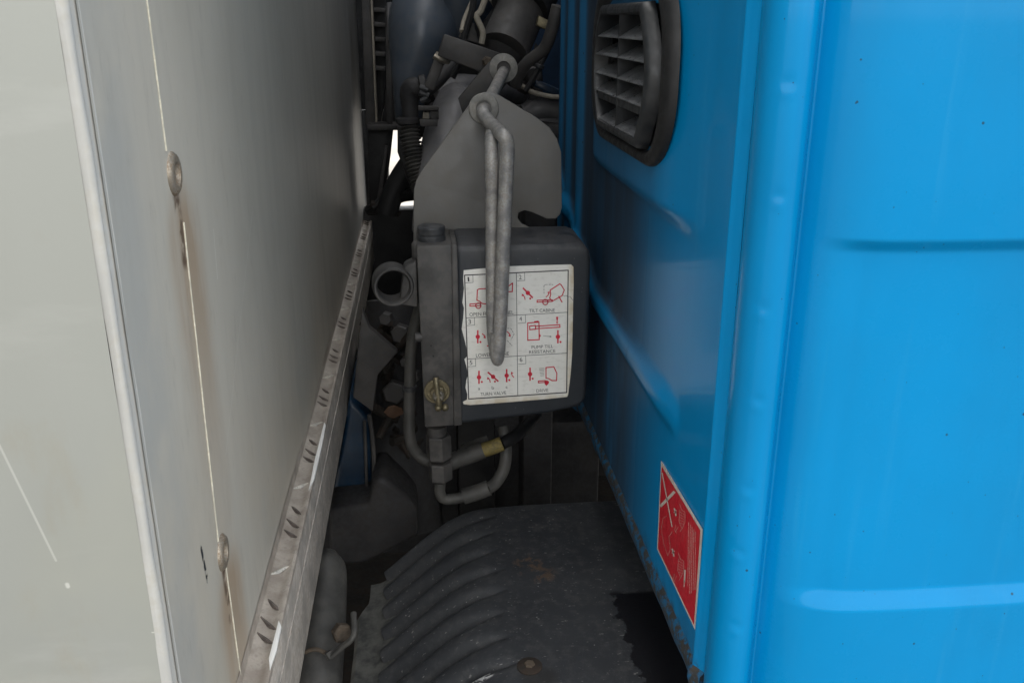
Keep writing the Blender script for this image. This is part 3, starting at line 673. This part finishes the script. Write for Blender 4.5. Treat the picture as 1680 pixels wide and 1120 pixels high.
rod = thing('locking_rod', 'bent steel locking rod doubled back on itself, hanging in front of the pump label', 'rod', at(816, 590, YF-.02))
YR = YF-.045
r_ = .0094
mb = MB()
tube(mb, [at(826, 118, 1.60), at(806, 158, 1.40), at(793, 181, YB-.005), at(797, 193, YB-.030), at(812, 210, YB-.070), at(824, 221, YR+.008), at(832, 238, YR), at(830, 300, YR), at(826, 400, YR), at(822, 500, YR), at(818, 575, YR)], r_, 20, 8)
mb.build('rod_front', 'rod_zinc', rod)
mb = MB()
# flattened, rounded tip where the two legs meet
tube(mb, [at(797, 196, YB-.014), at(805, 215, YB-.020), at(806, 240, YR+.020), at(807, 330, YR+.016), at(807, 450, YR+.014), at(808, 540, YR+.012), at(811, 572, YR+.010)], [.003, .008, .0087, .0087, .0085, .008, .0076], 18, 6)
mb.build('rod_return', 'rod_zinc', rod)
mb = MB(); c0 = at(815.5, 570, YR+.004); vs = []
tube(mb, [at(815, 545, YR+.004), at(815.5, 570, YR+.004), at(816, 586, YR+.003), at(816.3, 596, YR+.003), at(816.4, 600, YR+.003)], [.0095, .0108, .0098, .0065, .0015], 20, 6)
mb.build('rod_tip', 'rod_zinc', rod)

# rear arm and bushing that carry the rod's far end
arm = thing('rear_stay_arm', 'dark steel stay arm with a rear bushing and a cross channel, behind the bracket plate', 'bracket', at(800, 200, 1.62))
plate('arm', [(752, 162), (801, 103), (812, 95), (826, 92), (840, 97), (847, 108), (845, 122), (812, 162), (795, 190), (760, 190)], 1.60, .012, 'dark_steel', arm)
mb = MB(); lathe(mb, at(826, 112, 1.60), (0, -1, 0), [(-.005, .024), (.003, .024), (.006, .018), (.007, .012), (-.004, .011)], 32); mb.build('bushing', 'bush_nylon', arm, ang=50)
plate('cross_channel', [(729, 56), (822, 88), (812, 102), (806, 108), (790, 119), (718, 92)], 1.62, .03, 'dark_steel', arm, .003)
mb = MB(); lathe(mb, at(799, 101, 1.615), (0, -1, 0), [(-.01, .009), (.008, .009), (.012, .006), (.012, 0)], 6); mb.build('bolt', 'rust_bolt', arm, smooth=False)
plate('strut', [(716, 88), (732, 96), (712, 150), (696, 142)], 1.66, .02, 'dark_steel', arm, .003)
mb = MB(); tube(mb, [at(713, 90, 1.63), at(724, 97, 1.63), at(735, 99, 1.64)], .007, 10, 2); mb.build('pin', 'steel_bright', arm)

# ------------------------------------------------------------------ engine bay behind
duct = thing('air_intake_duct', 'thick blue-black plastic air intake duct, curving down behind the bracket', 'duct', at(690, 130, 2.0))
mb = MB(); tube(mb, [at(760, -60, 2.15), at(735, -10, 2.1), at(706, 25, 2.05), at(690, 60, 2.0), at(676, 110, 1.98), at(672, 145, 1.98), at(672, 200, 2.0)], [.105, .095, .085, .070, .046, .035, .03], 30, 8); mb.build('duct_body', 'intake_plastic', duct)
mb = MB(); tube(mb, [at(740, -40, 2.0), at(752, 0, 2.0), at(748, 40, 2.02), at(730, 80, 2.05)], [.05, .04, .035, .02], 18, 5); mb.build('duct_rib', 'intake_plastic', duct)
elb = thing('elbow_fitting', 'dull plastic elbow fitting clamped to a corrugated hose, left of the bracket', 'pipe fitting', at(672, 200, 1.8))
mb = MB(); tube(mb, [at(673, 208, 1.80), at(673, 180, 1.8), at(672, 155, 1.8), at(678, 146, 1.8), at(694, 148, 1.8), at(712, 138, 1.8), at(730, 120, 1.82), at(741, 110, 1.85)], [.016, .016, .019, .022, .018, .014, .013, .012], 18, 6); mb.build('elbow', 'dark_cast', elb)
mb = MB(); lathe(mb, at(690, 147, 1.8), (1, 0, .2), [(0, .024), (.002, .026), (.012, .026), (.014, .024)], 28); mb.build('hose_clamp', 'black_rubber', elb, ang=40)
mb = MB()
for a, b, c_, d in ((688, 152, 703, 158), (688, 143, 702, 148), (690, 166, 701, 160)): tube(mb, [at(a, b, 1.77), at(c_, d, 1.77)], .006, 8, 1)
mb.build('clamp_lug', 'black_plastic', elb)
mb = MB(); lathe(mb, at(670, 205, 1.80), (0, 0, 1), [(0, .018), (.004, .024), (.012, .024), (.016, .017)], 24); mb.build('collar', 'dark_cast', elb, ang=40)
cor = thing('corrugated_hose', 'black corrugated hose running down beside the bright gap', 'hose', at(685, 250, 1.8))
P_ = spline([at(671, 208, 1.80), at(676, 240, 1.79), at(682, 270, 1.78), at(690, 300, 1.77), at(700, 330, 1.75)], 40); r__ = [.0180+.0028*sin(i*2*pi/8) for i in range(len(P_))]
mb = MB(); tube(mb, P_, r__, 18, 1); mb.build('hose_sleeve', 'hose_grey', cor, ang=80)
mb = MB(); prism(mb, [at(px, py, 1.84) for px, py in ((652, 205), (664, 215), (672, 270), (690, 320), (678, 320), (666, 290), (652, 250))], (0, .03, 0)); mb.build('hose_guard', 'black_rubber', cor, bevel=.004)
clipb = thing('hose_bracket', 'small dark clip bracket right of the elbow fitting', 'bracket', at(702, 195, 1.75))
plate('clip_arm', [(686, 174), (720, 175), (720, 182), (686, 182)], 1.75, .02, 'dark_steel', clipb)
plate('clip_side', [(688, 196), (718, 196), (718, 208), (690, 208)], 1.75, .02, 'dark_steel', clipb); plate('clip_back', [(706, 182), (720, 182), (720, 197), (706, 197)], 1.76, .012, 'dark_steel', clipb)
plate('tab', [(694, 184), (704, 185), (704, 196), (693, 196)], 1.765, .006, 'pale_cable', clipb, .001)

cyl = thing('exhaust_pipe', 'dusty grey fat pipe, rounded end, between elbow fitting and bracket plate', 'pipe', at(740, 220, 1.85))
mb = MB(); tube(mb, [at(748, 160, 2.0), at(745, 185, 1.9), at(735, 230, 1.83), at(726, 290, 1.78), at(720, 380, 1.72)], [.036, .046, .050, .052, .052], 30, 6); mb.build('pipe_body', 'cylinder_grey', cyl)
mb = MB(); tube(mb, [at(715, 150, 1.98), at(745, 146, 2.0), at(790, 148, 2.1), at(850, 150, 2.3)], [.018, .03, .032, .032], 22, 5); mb.build('pipe_elbow', 'cylinder_grey', cyl)
lift = thing('cab_lift_cylinder', 'dark grey lift cylinder slanting up to the right at the top', 'hydraulic cylinder', at(840, 60, 1.85))
mb = MB(); tube(mb, [at(826, 84, 1.80), at(845, 40, 1.84), at(866, -10, 1.88)], .048, 30, 2); mb.build('barrel', 'dark_steel', lift)
mb = MB(); tube(mb, [at(852, 12, 1.85), at(880, -40, 1.9)], .060, 30, 1); mb.build('boot', 'black_rubber', lift)
mb = MB(); tube(mb, [at(828, 90, 1.79), at(822, 100, 1.785)], [.044, .03], 24, 1); mb.build('foot', 'dark_cast', lift)
st = thing('pale_steel_strap', 'pale bent steel strap standing above the cross channel', 'strap', at(780, 70, 1.75))
mb = MB(); tube(mb, [at(799, -10, 1.70), at(789, 18, 1.7), at(782, 28, 1.7), at(792, 52, 1.7), at(790, 72, 1.7)], .0055, 8, 3); mb.build('strap_front', 'pale_cable', st)
mb = MB(); tube(mb, [at(782, -10, 1.76), at(764, 28, 1.74), at(758, 52, 1.72)], .005, 8, 3); mb.build('strap_back', 'pale_cable', st)
plate('gusset', [(752, 62), (768, 30), (778, 40), (786, 72)], 1.73, .012, 'dark_steel', st)
o = MB(); tube(o, [at(915, 10, 1.65), at(905, 50, 1.66), at(893, 80, 1.68), at(868, 100, 1.70), at(854, 118, 1.72), at(846, 140, 1.74)], .011, 12, 6)
o = tag(o.build('curved_cable', 'dark_steel'), 'thick brown-grey cable curving down beside the blue wall at the top', 'cable'); 
o = MB(); prism(o, [at(px, py, 1.78) for px, py in ((884, 26), (912, 40), (906, 54), (880, 42))], (0, .02, 0)); tag(o.build('cable_clip', 'brass_dull', bevel=.002), 'ochre clip on the curving cable at the top', 'clip')
o = MB(); prism(o, [at(px, py, 2.0) for px, py in ((795, -10), (840, -10), (826, 18), (810, 10))], (0, .03, 0)); tag(o.build('support_tab', 'pale_cable', bevel=.002), 'pale tab between strap and lift cylinder at the top edge', 'bracket')

eng = thing('engine_block', 'dark greasy engine and gearbox under the cab, seen between bracket and wall', 'engine', (.5, 2.2, .7))
mb = MB(); box(mb, .02, .60, 2.25, 2.55, .75, 1.45); mb.build('block', 'dark_cast', eng, bevel=.03)
mb = MB(); box(mb, .12, .62, 1.95, 2.5, 1.25, 1.40); mb.build('rocker_cover', 'dark_cast', eng, bevel=.02)
mb = MB(); tube(mb, [at(862, 190, 1.95), at(890, 180, 1.95), at(930, 186, 1.95)], .024, 18, 4); mb.build('top_pipe', 'cylinder_grey', eng)
mb = MB(); tube(mb, [at(850, 215, 1.9), at(890, 222, 1.9), at(930, 226, 1.9)], .028, 18, 4); mb.build('rail_pipe', 'dark_cast', eng)
plate('ledge', [(868, 196), (925, 192), (925, 206), (872, 210)], 1.93, .05, 'cylinder_grey', eng, .004)
plate('slanted_cover', [(880, 132), (925, 150), (925, 165), (876, 142)], 1.9, .2, 'tank_blue', eng, .003)
plate('heat_shield', [(838, 128), (860, 120), (880, 145), (862, 160)], 2.0, .05, 'dark_steel', eng, .01)
for q, (px, py, rr_) in enumerate(((842, 128, .02), (856, 140, .016), (868, 128, .02), (884, 175, .014))):
    mb = MB(); lathe(mb, at(px, py, 1.97), (.3, -1, .3), [(0, rr_), (.02, rr_), (.026, rr_*.7), (.026, 0)], 18); mb.build('plug', 'dark_steel', eng, ang=40)

for i_, (pts, r0, mt) in enumerate((
        ([(742, 128), (756, 96), (762, 60), (774, 20), (778, -10)], .006, 'black_rubber'),
        ([(862, 150), (880, 120), (892, 96), (905, 70)], .005, 'black_rubber'), ([(846, 134), (870, 150), (900, 158), (922, 160)], .0045, 'pale_cable'))):
    mb = MB(); tube(mb, [at(px, py, 1.72 + .03*i_) for px, py in pts], r0, 8, 5)
    o = mb.build('engine_wire', mt)
    tag(o, ('thin black wire rising behind the cross channel', 'thin black wire left of the curved cable clip',
            'thin pale wire over the engine top near the blue wall')[i_], 'wire')
for px, py, rr_ in ((771, 44, .010), (884, 112, .009)):
    mb = MB(); lathe(mb, at(px, py, 1.75), (.3, 0, 1), [(0, rr_*.8), (.001, rr_), (.006, rr_), (.007, rr_*.8)], 14); mb.build('cable_tie', 'black_plastic', eng, ang=50)
# black sheets added deeper in to shut out bright openings
far = thing('cab_tunnel_backing', 'black sheets added behind the engine parts to shut out bright openings', 'backing', (.5, 2.7, 1.0))
mb = MB(); box(mb, -.045, .64, 2.60, 2.66, 1.34, 3.2); mb.build('backing_sheet', 'black_rubber', far, bevel=.01)
mb = MB(); box(mb, .03, 1.6, 2.60, 2.66, .2, 1.338); mb.build('backing_sheet', 'black_rubber', far, bevel=.01)
mb = MB(); box(mb, -.6, .026, 2.60, 2.66, .2, 1.14); mb.build('backing_sheet', 'black_rubber', far, bevel=.01)
mb = MB()
for i in range(6): tube(mb, [(.16+i*.07, 2.56, .8), (.15+i*.08, 2.50, 1.3), (.2+i*.06, 2.54, 1.75), (.2+i*.07, 2.56, 2.0)], .014+.004*(i % 3), 10, 5)
mb.build('wire_loom', 'black_rubber', far)

# far left: frame posts beside the end of the grey panel
rad = thing('radiator_frame', 'narrow dark louvred frame with a light edge at the far end of the grey panel', 'frame', at(622, 210, 2.45))
plate('side_plate', [(592, -20), (607, -20), (616, 205), (600, 205)], 2.45, .05, 'dark_steel', rad)
plate('light_edge', [(607, -20), (610, -20), (619, 200), (616, 205)], 2.44, .05, 'pale_cable', rad, .0005)
plate('core', [(610, -20), (634, -20), (634, 130), (625, 205), (618, 205)], 2.52, .05, 'black_rubber', rad)
for i in range(6):
    yy = -12+i*24; plate('louvre', [(611+i*.9, yy), (632, yy+2), (632, yy+9), (611+i*.9, yy+8)], 2.47, .04, 'dark_steel', rad)
plate('post', [(632, 10), (642, 12), (644, 210), (634, 200)], 2.40, .03, 'dark_steel', rad)
plate('post_cap', [(634, 4), (643, 4), (643, 70), (636, 66)], 2.38, .02, 'cylinder_grey', rad)
plate('foot', [(602, 205), (656, 205), (656, 214), (604, 214)], 2.38, .08, 'dark_steel', rad)
plate('lower_leg', [(603, 212), (645, 212), (640, 260), (629, 340), (606, 345)], 2.42, .06, 'black_rubber', rad)
plate('leg_edge', [(618, 330), (632, 240), (636, 240), (624, 335)], 2.39, .02, 'dark_steel', rad, .001)
gp = MB(); prism(gp, [at(px, py, 2.55) for px, py in ((628, 90), (662, 60), (664, 214), (630, 214))], (0, .04, 0)); tag(gp.build('slit_cover', 'dark_steel', bevel=.003), 'dark plate shaped to cover bright slits behind the intake duct at the far end', 'plate')  # plate stretched to cover bright slits at the far end
mb = MB(); box(mb, -.23, -.10, 2.81, 2.87, 1.10, 1.396); box(mb, -.23, -.060, 2.81, 2.87, 1.40, 3.25); box(mb, -.046, .259, 2.81, 2.87, 1.40, 3.25); mb.build('light_block', 'black_plastic', rad, bevel=.004)  # tall plates added to block light coming through the far opening
# loose cables across the bright opening
for pts, r0, lb in (([(672, 270), (660, 288), (648, 310), (640, 330), (634, 350)], .026, 'thick black hose crossing the bright opening'),
                    ([(612, 340), (630, 325), (655, 315), (684, 300)], .008, 'thin black cable bridging the bright opening, upper one'),
                    ([(608, 334), (628, 338), (645, 345), (656, 352)], .008, 'thin brownish cable end below the bright opening')):
    mb = MB(); tube(mb, [at(px, py, 2.1) for px, py in pts], r0, 12, 5); tag(mb.build('engine_cable', 'black_rubber' if r0 > .01 or 'upper' in lb else 'brown_grime'), lb, 'cable')
o = MB(); tube(o, [at(606, 345, 2.2), at(640, 332, 2.15), at(660, 322, 2.1), at(690, 318, 2.05)], .014, 12, 5); tag(o.build('cable_loom', 'black_rubber'), 'bundled black loom just above the dark recess', 'cable')

# dark recess between panel and pump: a chassis rail, brackets, grime, tank
rail = thing('chassis_frame', 'black steel chassis frame deep under the gap', 'chassis', (0, 1.7, .7))
mb = MB(); box(mb, -1.5, .34, 1.62, 1.70, .62, .90); mb.build('side_member', 'dark_cast', rail, bevel=.006)
mb = MB(); box(mb, -1.5, 1.5, 2.30, 2.40, .60, .88); mb.build('side_member', 'dark_cast', rail, bevel=.006)
mb = MB(); box(mb, -.30, -.12, 1.70, 2.30, .64, .86); mb.build('cross_member', 'dark_cast', rail, bevel=.006)
mb = MB(); box(mb, .05, .12, 1.52, 1.60, .60, 1.36); mb.build('pump_post', 'black_rubber', rail, bevel=.006)
mb = MB(); box(mb, .17, .225, 1.50, 1.58, .60, 1.36); mb.build('pump_post', 'dark_cast', rail, bevel=.006)
mb = MB(); box(mb, -.155, .24, 1.80, 1.86, .80, 1.00); mb.build('gusset_plate', 'black_rubber', rail, bevel=.006)
mb = MB(); box(mb, -.9, .9, .95, 2.3, .30, .42); mb.build('axle_cover', 'brown_grime', rail, bevel=.02)
mb = MB(); box(mb, -2.3, -.22, .60, 2.78, .86, .985); mb.build('subframe', 'dark_cast', rail, bevel=.01)

mud = thing('air_spring_plate', 'dark steel side plate with a notched corner, behind the ring-shaped socket', 'bracket', at(610, 600, 1.45))
plate('plate', [(594, 506), (606, 538), (653, 578), (620, 615), (612, 676), (579, 652)], 1.45, .02, 'dark_steel', mud, .003)
grm = MB(); rr = random.Random(3)
for i in range(60):
    px = 612+rr.random()*72; py = 530+rr.random()*220; p = at(px, py, 1.50+rr.random()*.12); a = Vector((rr.uniform(-1, 1), rr.uniform(-1, 1), rr.uniform(-1, 1))).normalized()*rr.uniform(.012, .035)
    tube(grm, [p-a, p+Vector((0, 0, rr.uniform(-.01, .01))), p+a], rr.uniform(.003, .010), 7, 3)
o = grm.build('clinging_grime', 'brown_grime'); o['kind'] = 'stuff'; o['label'] = 'matted roots and greasy dirt in the dark recess'; o['category'] = 'grime'
lf = MB(); P_ = [at(px, py, 1.44) for px, py in ((630, 676), (637, 668), (646, 666), (658, 670), (664, 678), (654, 682), (645, 686), (636, 682))]; prism(lf, P_, (0, .002, .001)); tag(lf.build('dead_leaf', 'leaf_brown'), 'orange-brown dead leaf caught in the dark recess', 'leaf')
pm = thing('mounting_casting', 'dark bumpy casting filling the recess left of the pump', 'casting', at(650, 600, 1.62))
mb = MB(); tube(mb, [at(644, 490, 1.66), at(650, 560, 1.64), at(655, 700, 1.6), at(660, 860, 1.55)], [.05, .06, .07, .08], 20, 6); mb.build('casting_body', 'dark_cast', pm)
for px, py, r0 in ((660, 545, .018), (680, 615, .013), (650, 640, .022), (668, 590, .010), (636, 520, .012)):
    mb = MB(); hexnut(mb, at(px, py, 1.52), (-.2, -1, .1), r0, .02); mb.build('casting_bolt', 'dark_steel', pm, smooth=False)
tank = thing('blue_tank', 'shadowed blue tank with a folded seam, low beside the grey rail', 'tank', at(570, 780, 1.55))
mb = MB(); prism(mb, [at(px, py, 1.50) for px, py in ((572, 655), (592, 672), (606, 690), (611, 800), (603, 828), (543, 832))], (0, .3, 0)); mb.build('tank_shell', 'tank_blue', tank, bevel=.008, bseg=3)
mb = MB(); tube(mb, [at(606, 680, 1.495), at(613, 740, 1.495), at(612, 805, 1.495), at(602, 829, 1.495), at(540, 833, 1.495)], .004, 8, 4); mb.build('tank_seam', 'dark_steel', tank)
mb = MB(); tube(mb, [at(598, 690, 1.49), at(602, 800, 1.49)], .0030, 8, 2); mb.build('tank_edge', 'dark_steel', tank)
ol = thing('lower_casting', 'rounded charcoal casting under the blue tank', 'casting', at(620, 860, 1.40))
mb = MB(); prism(mb, [at(px, py, 1.42) for px, py in ((540, 835), (605, 828), (612, 790), (630, 784), (665, 812), (684, 835), (687, 880), (640, 905), (600, 925), (540, 930))], (0, .12, 0)); mb.build('casting_body', 'dark_cast', ol, bevel=.014, bseg=3)

bag = thing('rear_cross_tube', 'rounded olive-grey tube end with a rusty bolt, bottom left under the rail', 'tube', at(530, 1000, 1.05))
mb = MB(); tube(mb, [at(538, 905, 1.14), at(536, 930, 1.12), at(533, 980, 1.08), at(524, 1060, 1.02), at(514, 1180, .95)], [.012, .027, .030, .033, .034], 24, 6); mb.build('tube_body', 'hose_grey', bag)
mb = MB(); lathe(mb, at(557, 1034, .995), (.5, -1, .25), [(0, 0), (0, .012), (.003, .0128), (.012, .0128), (.014, .010), (.014, 0)], 6); mb.build('bolt', 'rust_bolt', bag, smooth=False)
mb = MB(); tube(mb, [at(498, 1070, .98), at(515, 1064, .98), at(530, 1068, .98), at(540, 1075, .98)], .0028, 8, 4); mb.build('wire', 'rust_bolt', bag)
mb = MB(); tube(mb, [at(538, 1068, .975), at(544, 1078, .972)], .0055, 10, 1); mb.build('wire_clip', 'hose_grey', bag)
mb = MB(); tube(mb, [at(545, 1076, .97), at(562, 1060, .97), at(580, 1042, .97), at(580, 1005, 1.0)], .004, 8, 4); mb.build('bracket_edge', 'hose_grey', bag)

# ------------------------------------------------------------------ mudguard with pressed ribs
mg = thing('mudguard', 'black dusty plastic mudguard with diagonal pressed ribs, at the bottom of the gap', 'mudguard', (.1, 1.05, .75))
prof = [Vector((x, 0, z)) for x, z in ((-.083, .792), (-.045, .826), (-.01, .856), (.03, .884), (.07, .8995), (.12, .9035), (.20, .9045), (.32, .9045), (.5, .902), (.75, .88))]
pf = spline(prof, 14)
NP = len(pf)
def mudf(i, y):
    p = pf[i]; a = pf[max(0, i-1)]; b = pf[min(NP-1, i+1)]; t = (b-a).normalized(); n = Vector((-t.z, 0, t.x))
    ph = (y - .842)/.0505; fr_ = ph-math.floor(ph); q = math.floor(ph)
    # rib length differs slightly from one to the next; the upper end is drawn to a point
    xe = .098 + .006*sin(q*1.7)
    u = (xe - p.x)/(xe+.083)
    h = 0
    if u > 0:
        c_ = 1-abs(sin(pi*(fr_+.5)))**.75
        h = -.023*(c_**(1+1.2*(1-min(1, u*1.6))))*min(1, u*2.8)
    z0 = n*h
    # back edge rounds over
    e = sst(y, 1.295, 1.312); 
    return Vector((p.x, y, p.z)) + z0 - Vector((0, 0, .012*e)) + Vector((0, 0, .0008*mnoise.noise(Vector((p.x*12, y*12, 0)))))
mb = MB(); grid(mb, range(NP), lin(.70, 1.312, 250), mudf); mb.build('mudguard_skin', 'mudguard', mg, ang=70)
mb = MB(); grid(mb, range(NP), [1.312, 1.316], lambda i, y: mudf(i, 1.312)-Vector((0, (1.312-y), .03 if y > 1.313 else 0))); mb.build('mudguard_rim', 'mudguard', mg, ang=70)
# flat flange left of the ribs, standing proud so that the ribs end in scallops
mb = MB(); fp = [(-.060, .7990), (-.074, .7870), (-.088, .7790), (-.105, .776), (-.118, .775), (-.124, .765), (-.130, .70), (-.134, .60)]
fys = lin(.70, 1.285, 60)
grid(mb, range(len(fp)), fys, lambda i, y: Vector((fp[i][0]+(.03*sst(y, 1.20, 1.285) if i > 3 else 0)+.0008*mnoise.noise(Vector((y*20, i, 2))), y, fp[i][1]-(.004)*(i == 0))))
mb.build('side_flange', 'flange', mg, ang=50)
mb = MB(); lathe(mb, at(869, 1093, .885)*1.0, (0, 0, 1), [(-.004, .016), (.002, .0155), (.0035, .013), (.003, .0)], 24); o = mb.build('fixing_washer', 'brown_grime', mg, ang=50)
wp = onz(869, 1093, .903); o.location = wp - at(869, 1093, .885)
mb = MB(); hexnut(mb, wp+Vector((0, 0, .002)), (0, 0, 1), .0065, .004); mb.build('fixing_screw', 'rust_bolt', mg, smooth=False)
# tyre under it keeps the arch dark
wh = thing('front_wheel', 'black front wheel hidden in shade under the mudguard', 'wheel', (.35, 1.02, .45))
mb = MB(); lathe(mb, (.35, .88, .45), (0, 1, 0), [(0, .25), (0, .40), (.02, .43), (.22, .43), (.25, .40), (.25, .25)], 48); mb.build('tyre', 'black_rubber', wh, ang=40)
mb = MB(); lathe(mb, (.35, .90, .45), (0, 1, 0), [(0, .02), (.02, .10), (.01, .20), (0, .25), (.2, .25)], 36); mb.build('rim', 'dark_steel', wh, ang=40)

# ------------------------------------------------------------------ red warning label on the cab wall
XL = XC-.0014
def rpx(cx, cy): return onx(1060+cx/3.733, 740+cy/3.733, XL)
def lbx(p, x): return Vector((x, p.y, p.z))
cr = [(92, 60), (342, 478), (299, 1092), (67, 597)]
mb = MB(); prism(mb, [rpx(*p) for p in cr], (.0008, 0, 0)); rl = mb.build('warning_label', 'label_white', cab, smooth=False)
cx_ = sum(p[0] for p in cr)/4; cy_ = sum(p[1] for p in cr)/4
pr = Print(rpx, Vector((-.00015, 0, 0)))
inner = [(96, 92), (333, 484), (294, 1062), (73, 593)]
pr.poly('red', inner, 1)
pr.build({'red': ('label_field', 'label_red')}, rl)
pr = Print(rpx, Vector((-.0003, 0, 0)))
pr.stroke('w', [(100, 132), (160, 460)], 6); pr.stroke('w', [(92, 333), (173, 250)], 17)
for x, y, s_ in ((180, 372, 1), (167, 620, 1)):
    pr.stroke('w', [(x-5, y-22*s_), (x+3, y+2)], 9); pr.stroke('w', [(x+1, y-4), (x+4, y+20)], 9); pr.stroke('w', [(x-8, y+2), (x+8, y-10)], 5)
pr.stroke('w', [(240, 728), (236, 800)], 9); pr.stroke('w', [(236, 790), (234, 828)], 4)
for x, y in ((206, 320), (198, 620)):
    pr.stroke('f', [(x, y), (x+14, y+40), (x+34, y+50), (x+34, y+110), (x+18, y+150), (x+4, y+170)], 2.4); pr.stroke('f', [(x+2, y+36), (x-2, y+110), (x+14, y+150)], 2.2)
    for k in range(5): pr.stroke('f', [(x+4, y+50+k*17), (x+28, y+66+k*15)], 2)
    pr.stroke('f', [(x-22, y+130), (x-30, y+160), (x-18, y+180)], 2.2); pr.stroke('f', [(x-8, y+140), (x-24, y+176)], 2)
pr.stroke('f', [(128, 395), (105, 410), (95, 470), (108, 560), (135, 640), (150, 600), (142, 520), (162, 490)], 1.8)
rr = random.Random(5)
for k in range(5):                                          # rows of print too small to read: broken fine rules
    x = 262+k*11; y = 436+k*14; ye = 880-k*8-(60 if k == 0 else 0)
    while y < ye:
        L = rr.uniform(6, 22); pr.stroke('f', [(x+(y-430)*-.012, y), (x+(y-430)*-.012+rr.uniform(-1, 1), y+L)], rr.uniform(2.5, 4.5)); y += L+rr.uniform(4, 7)
pr.build({'w': ('label_cross', 'label_white'), 'f': ('label_drawing', 'label_faint')}, rl)
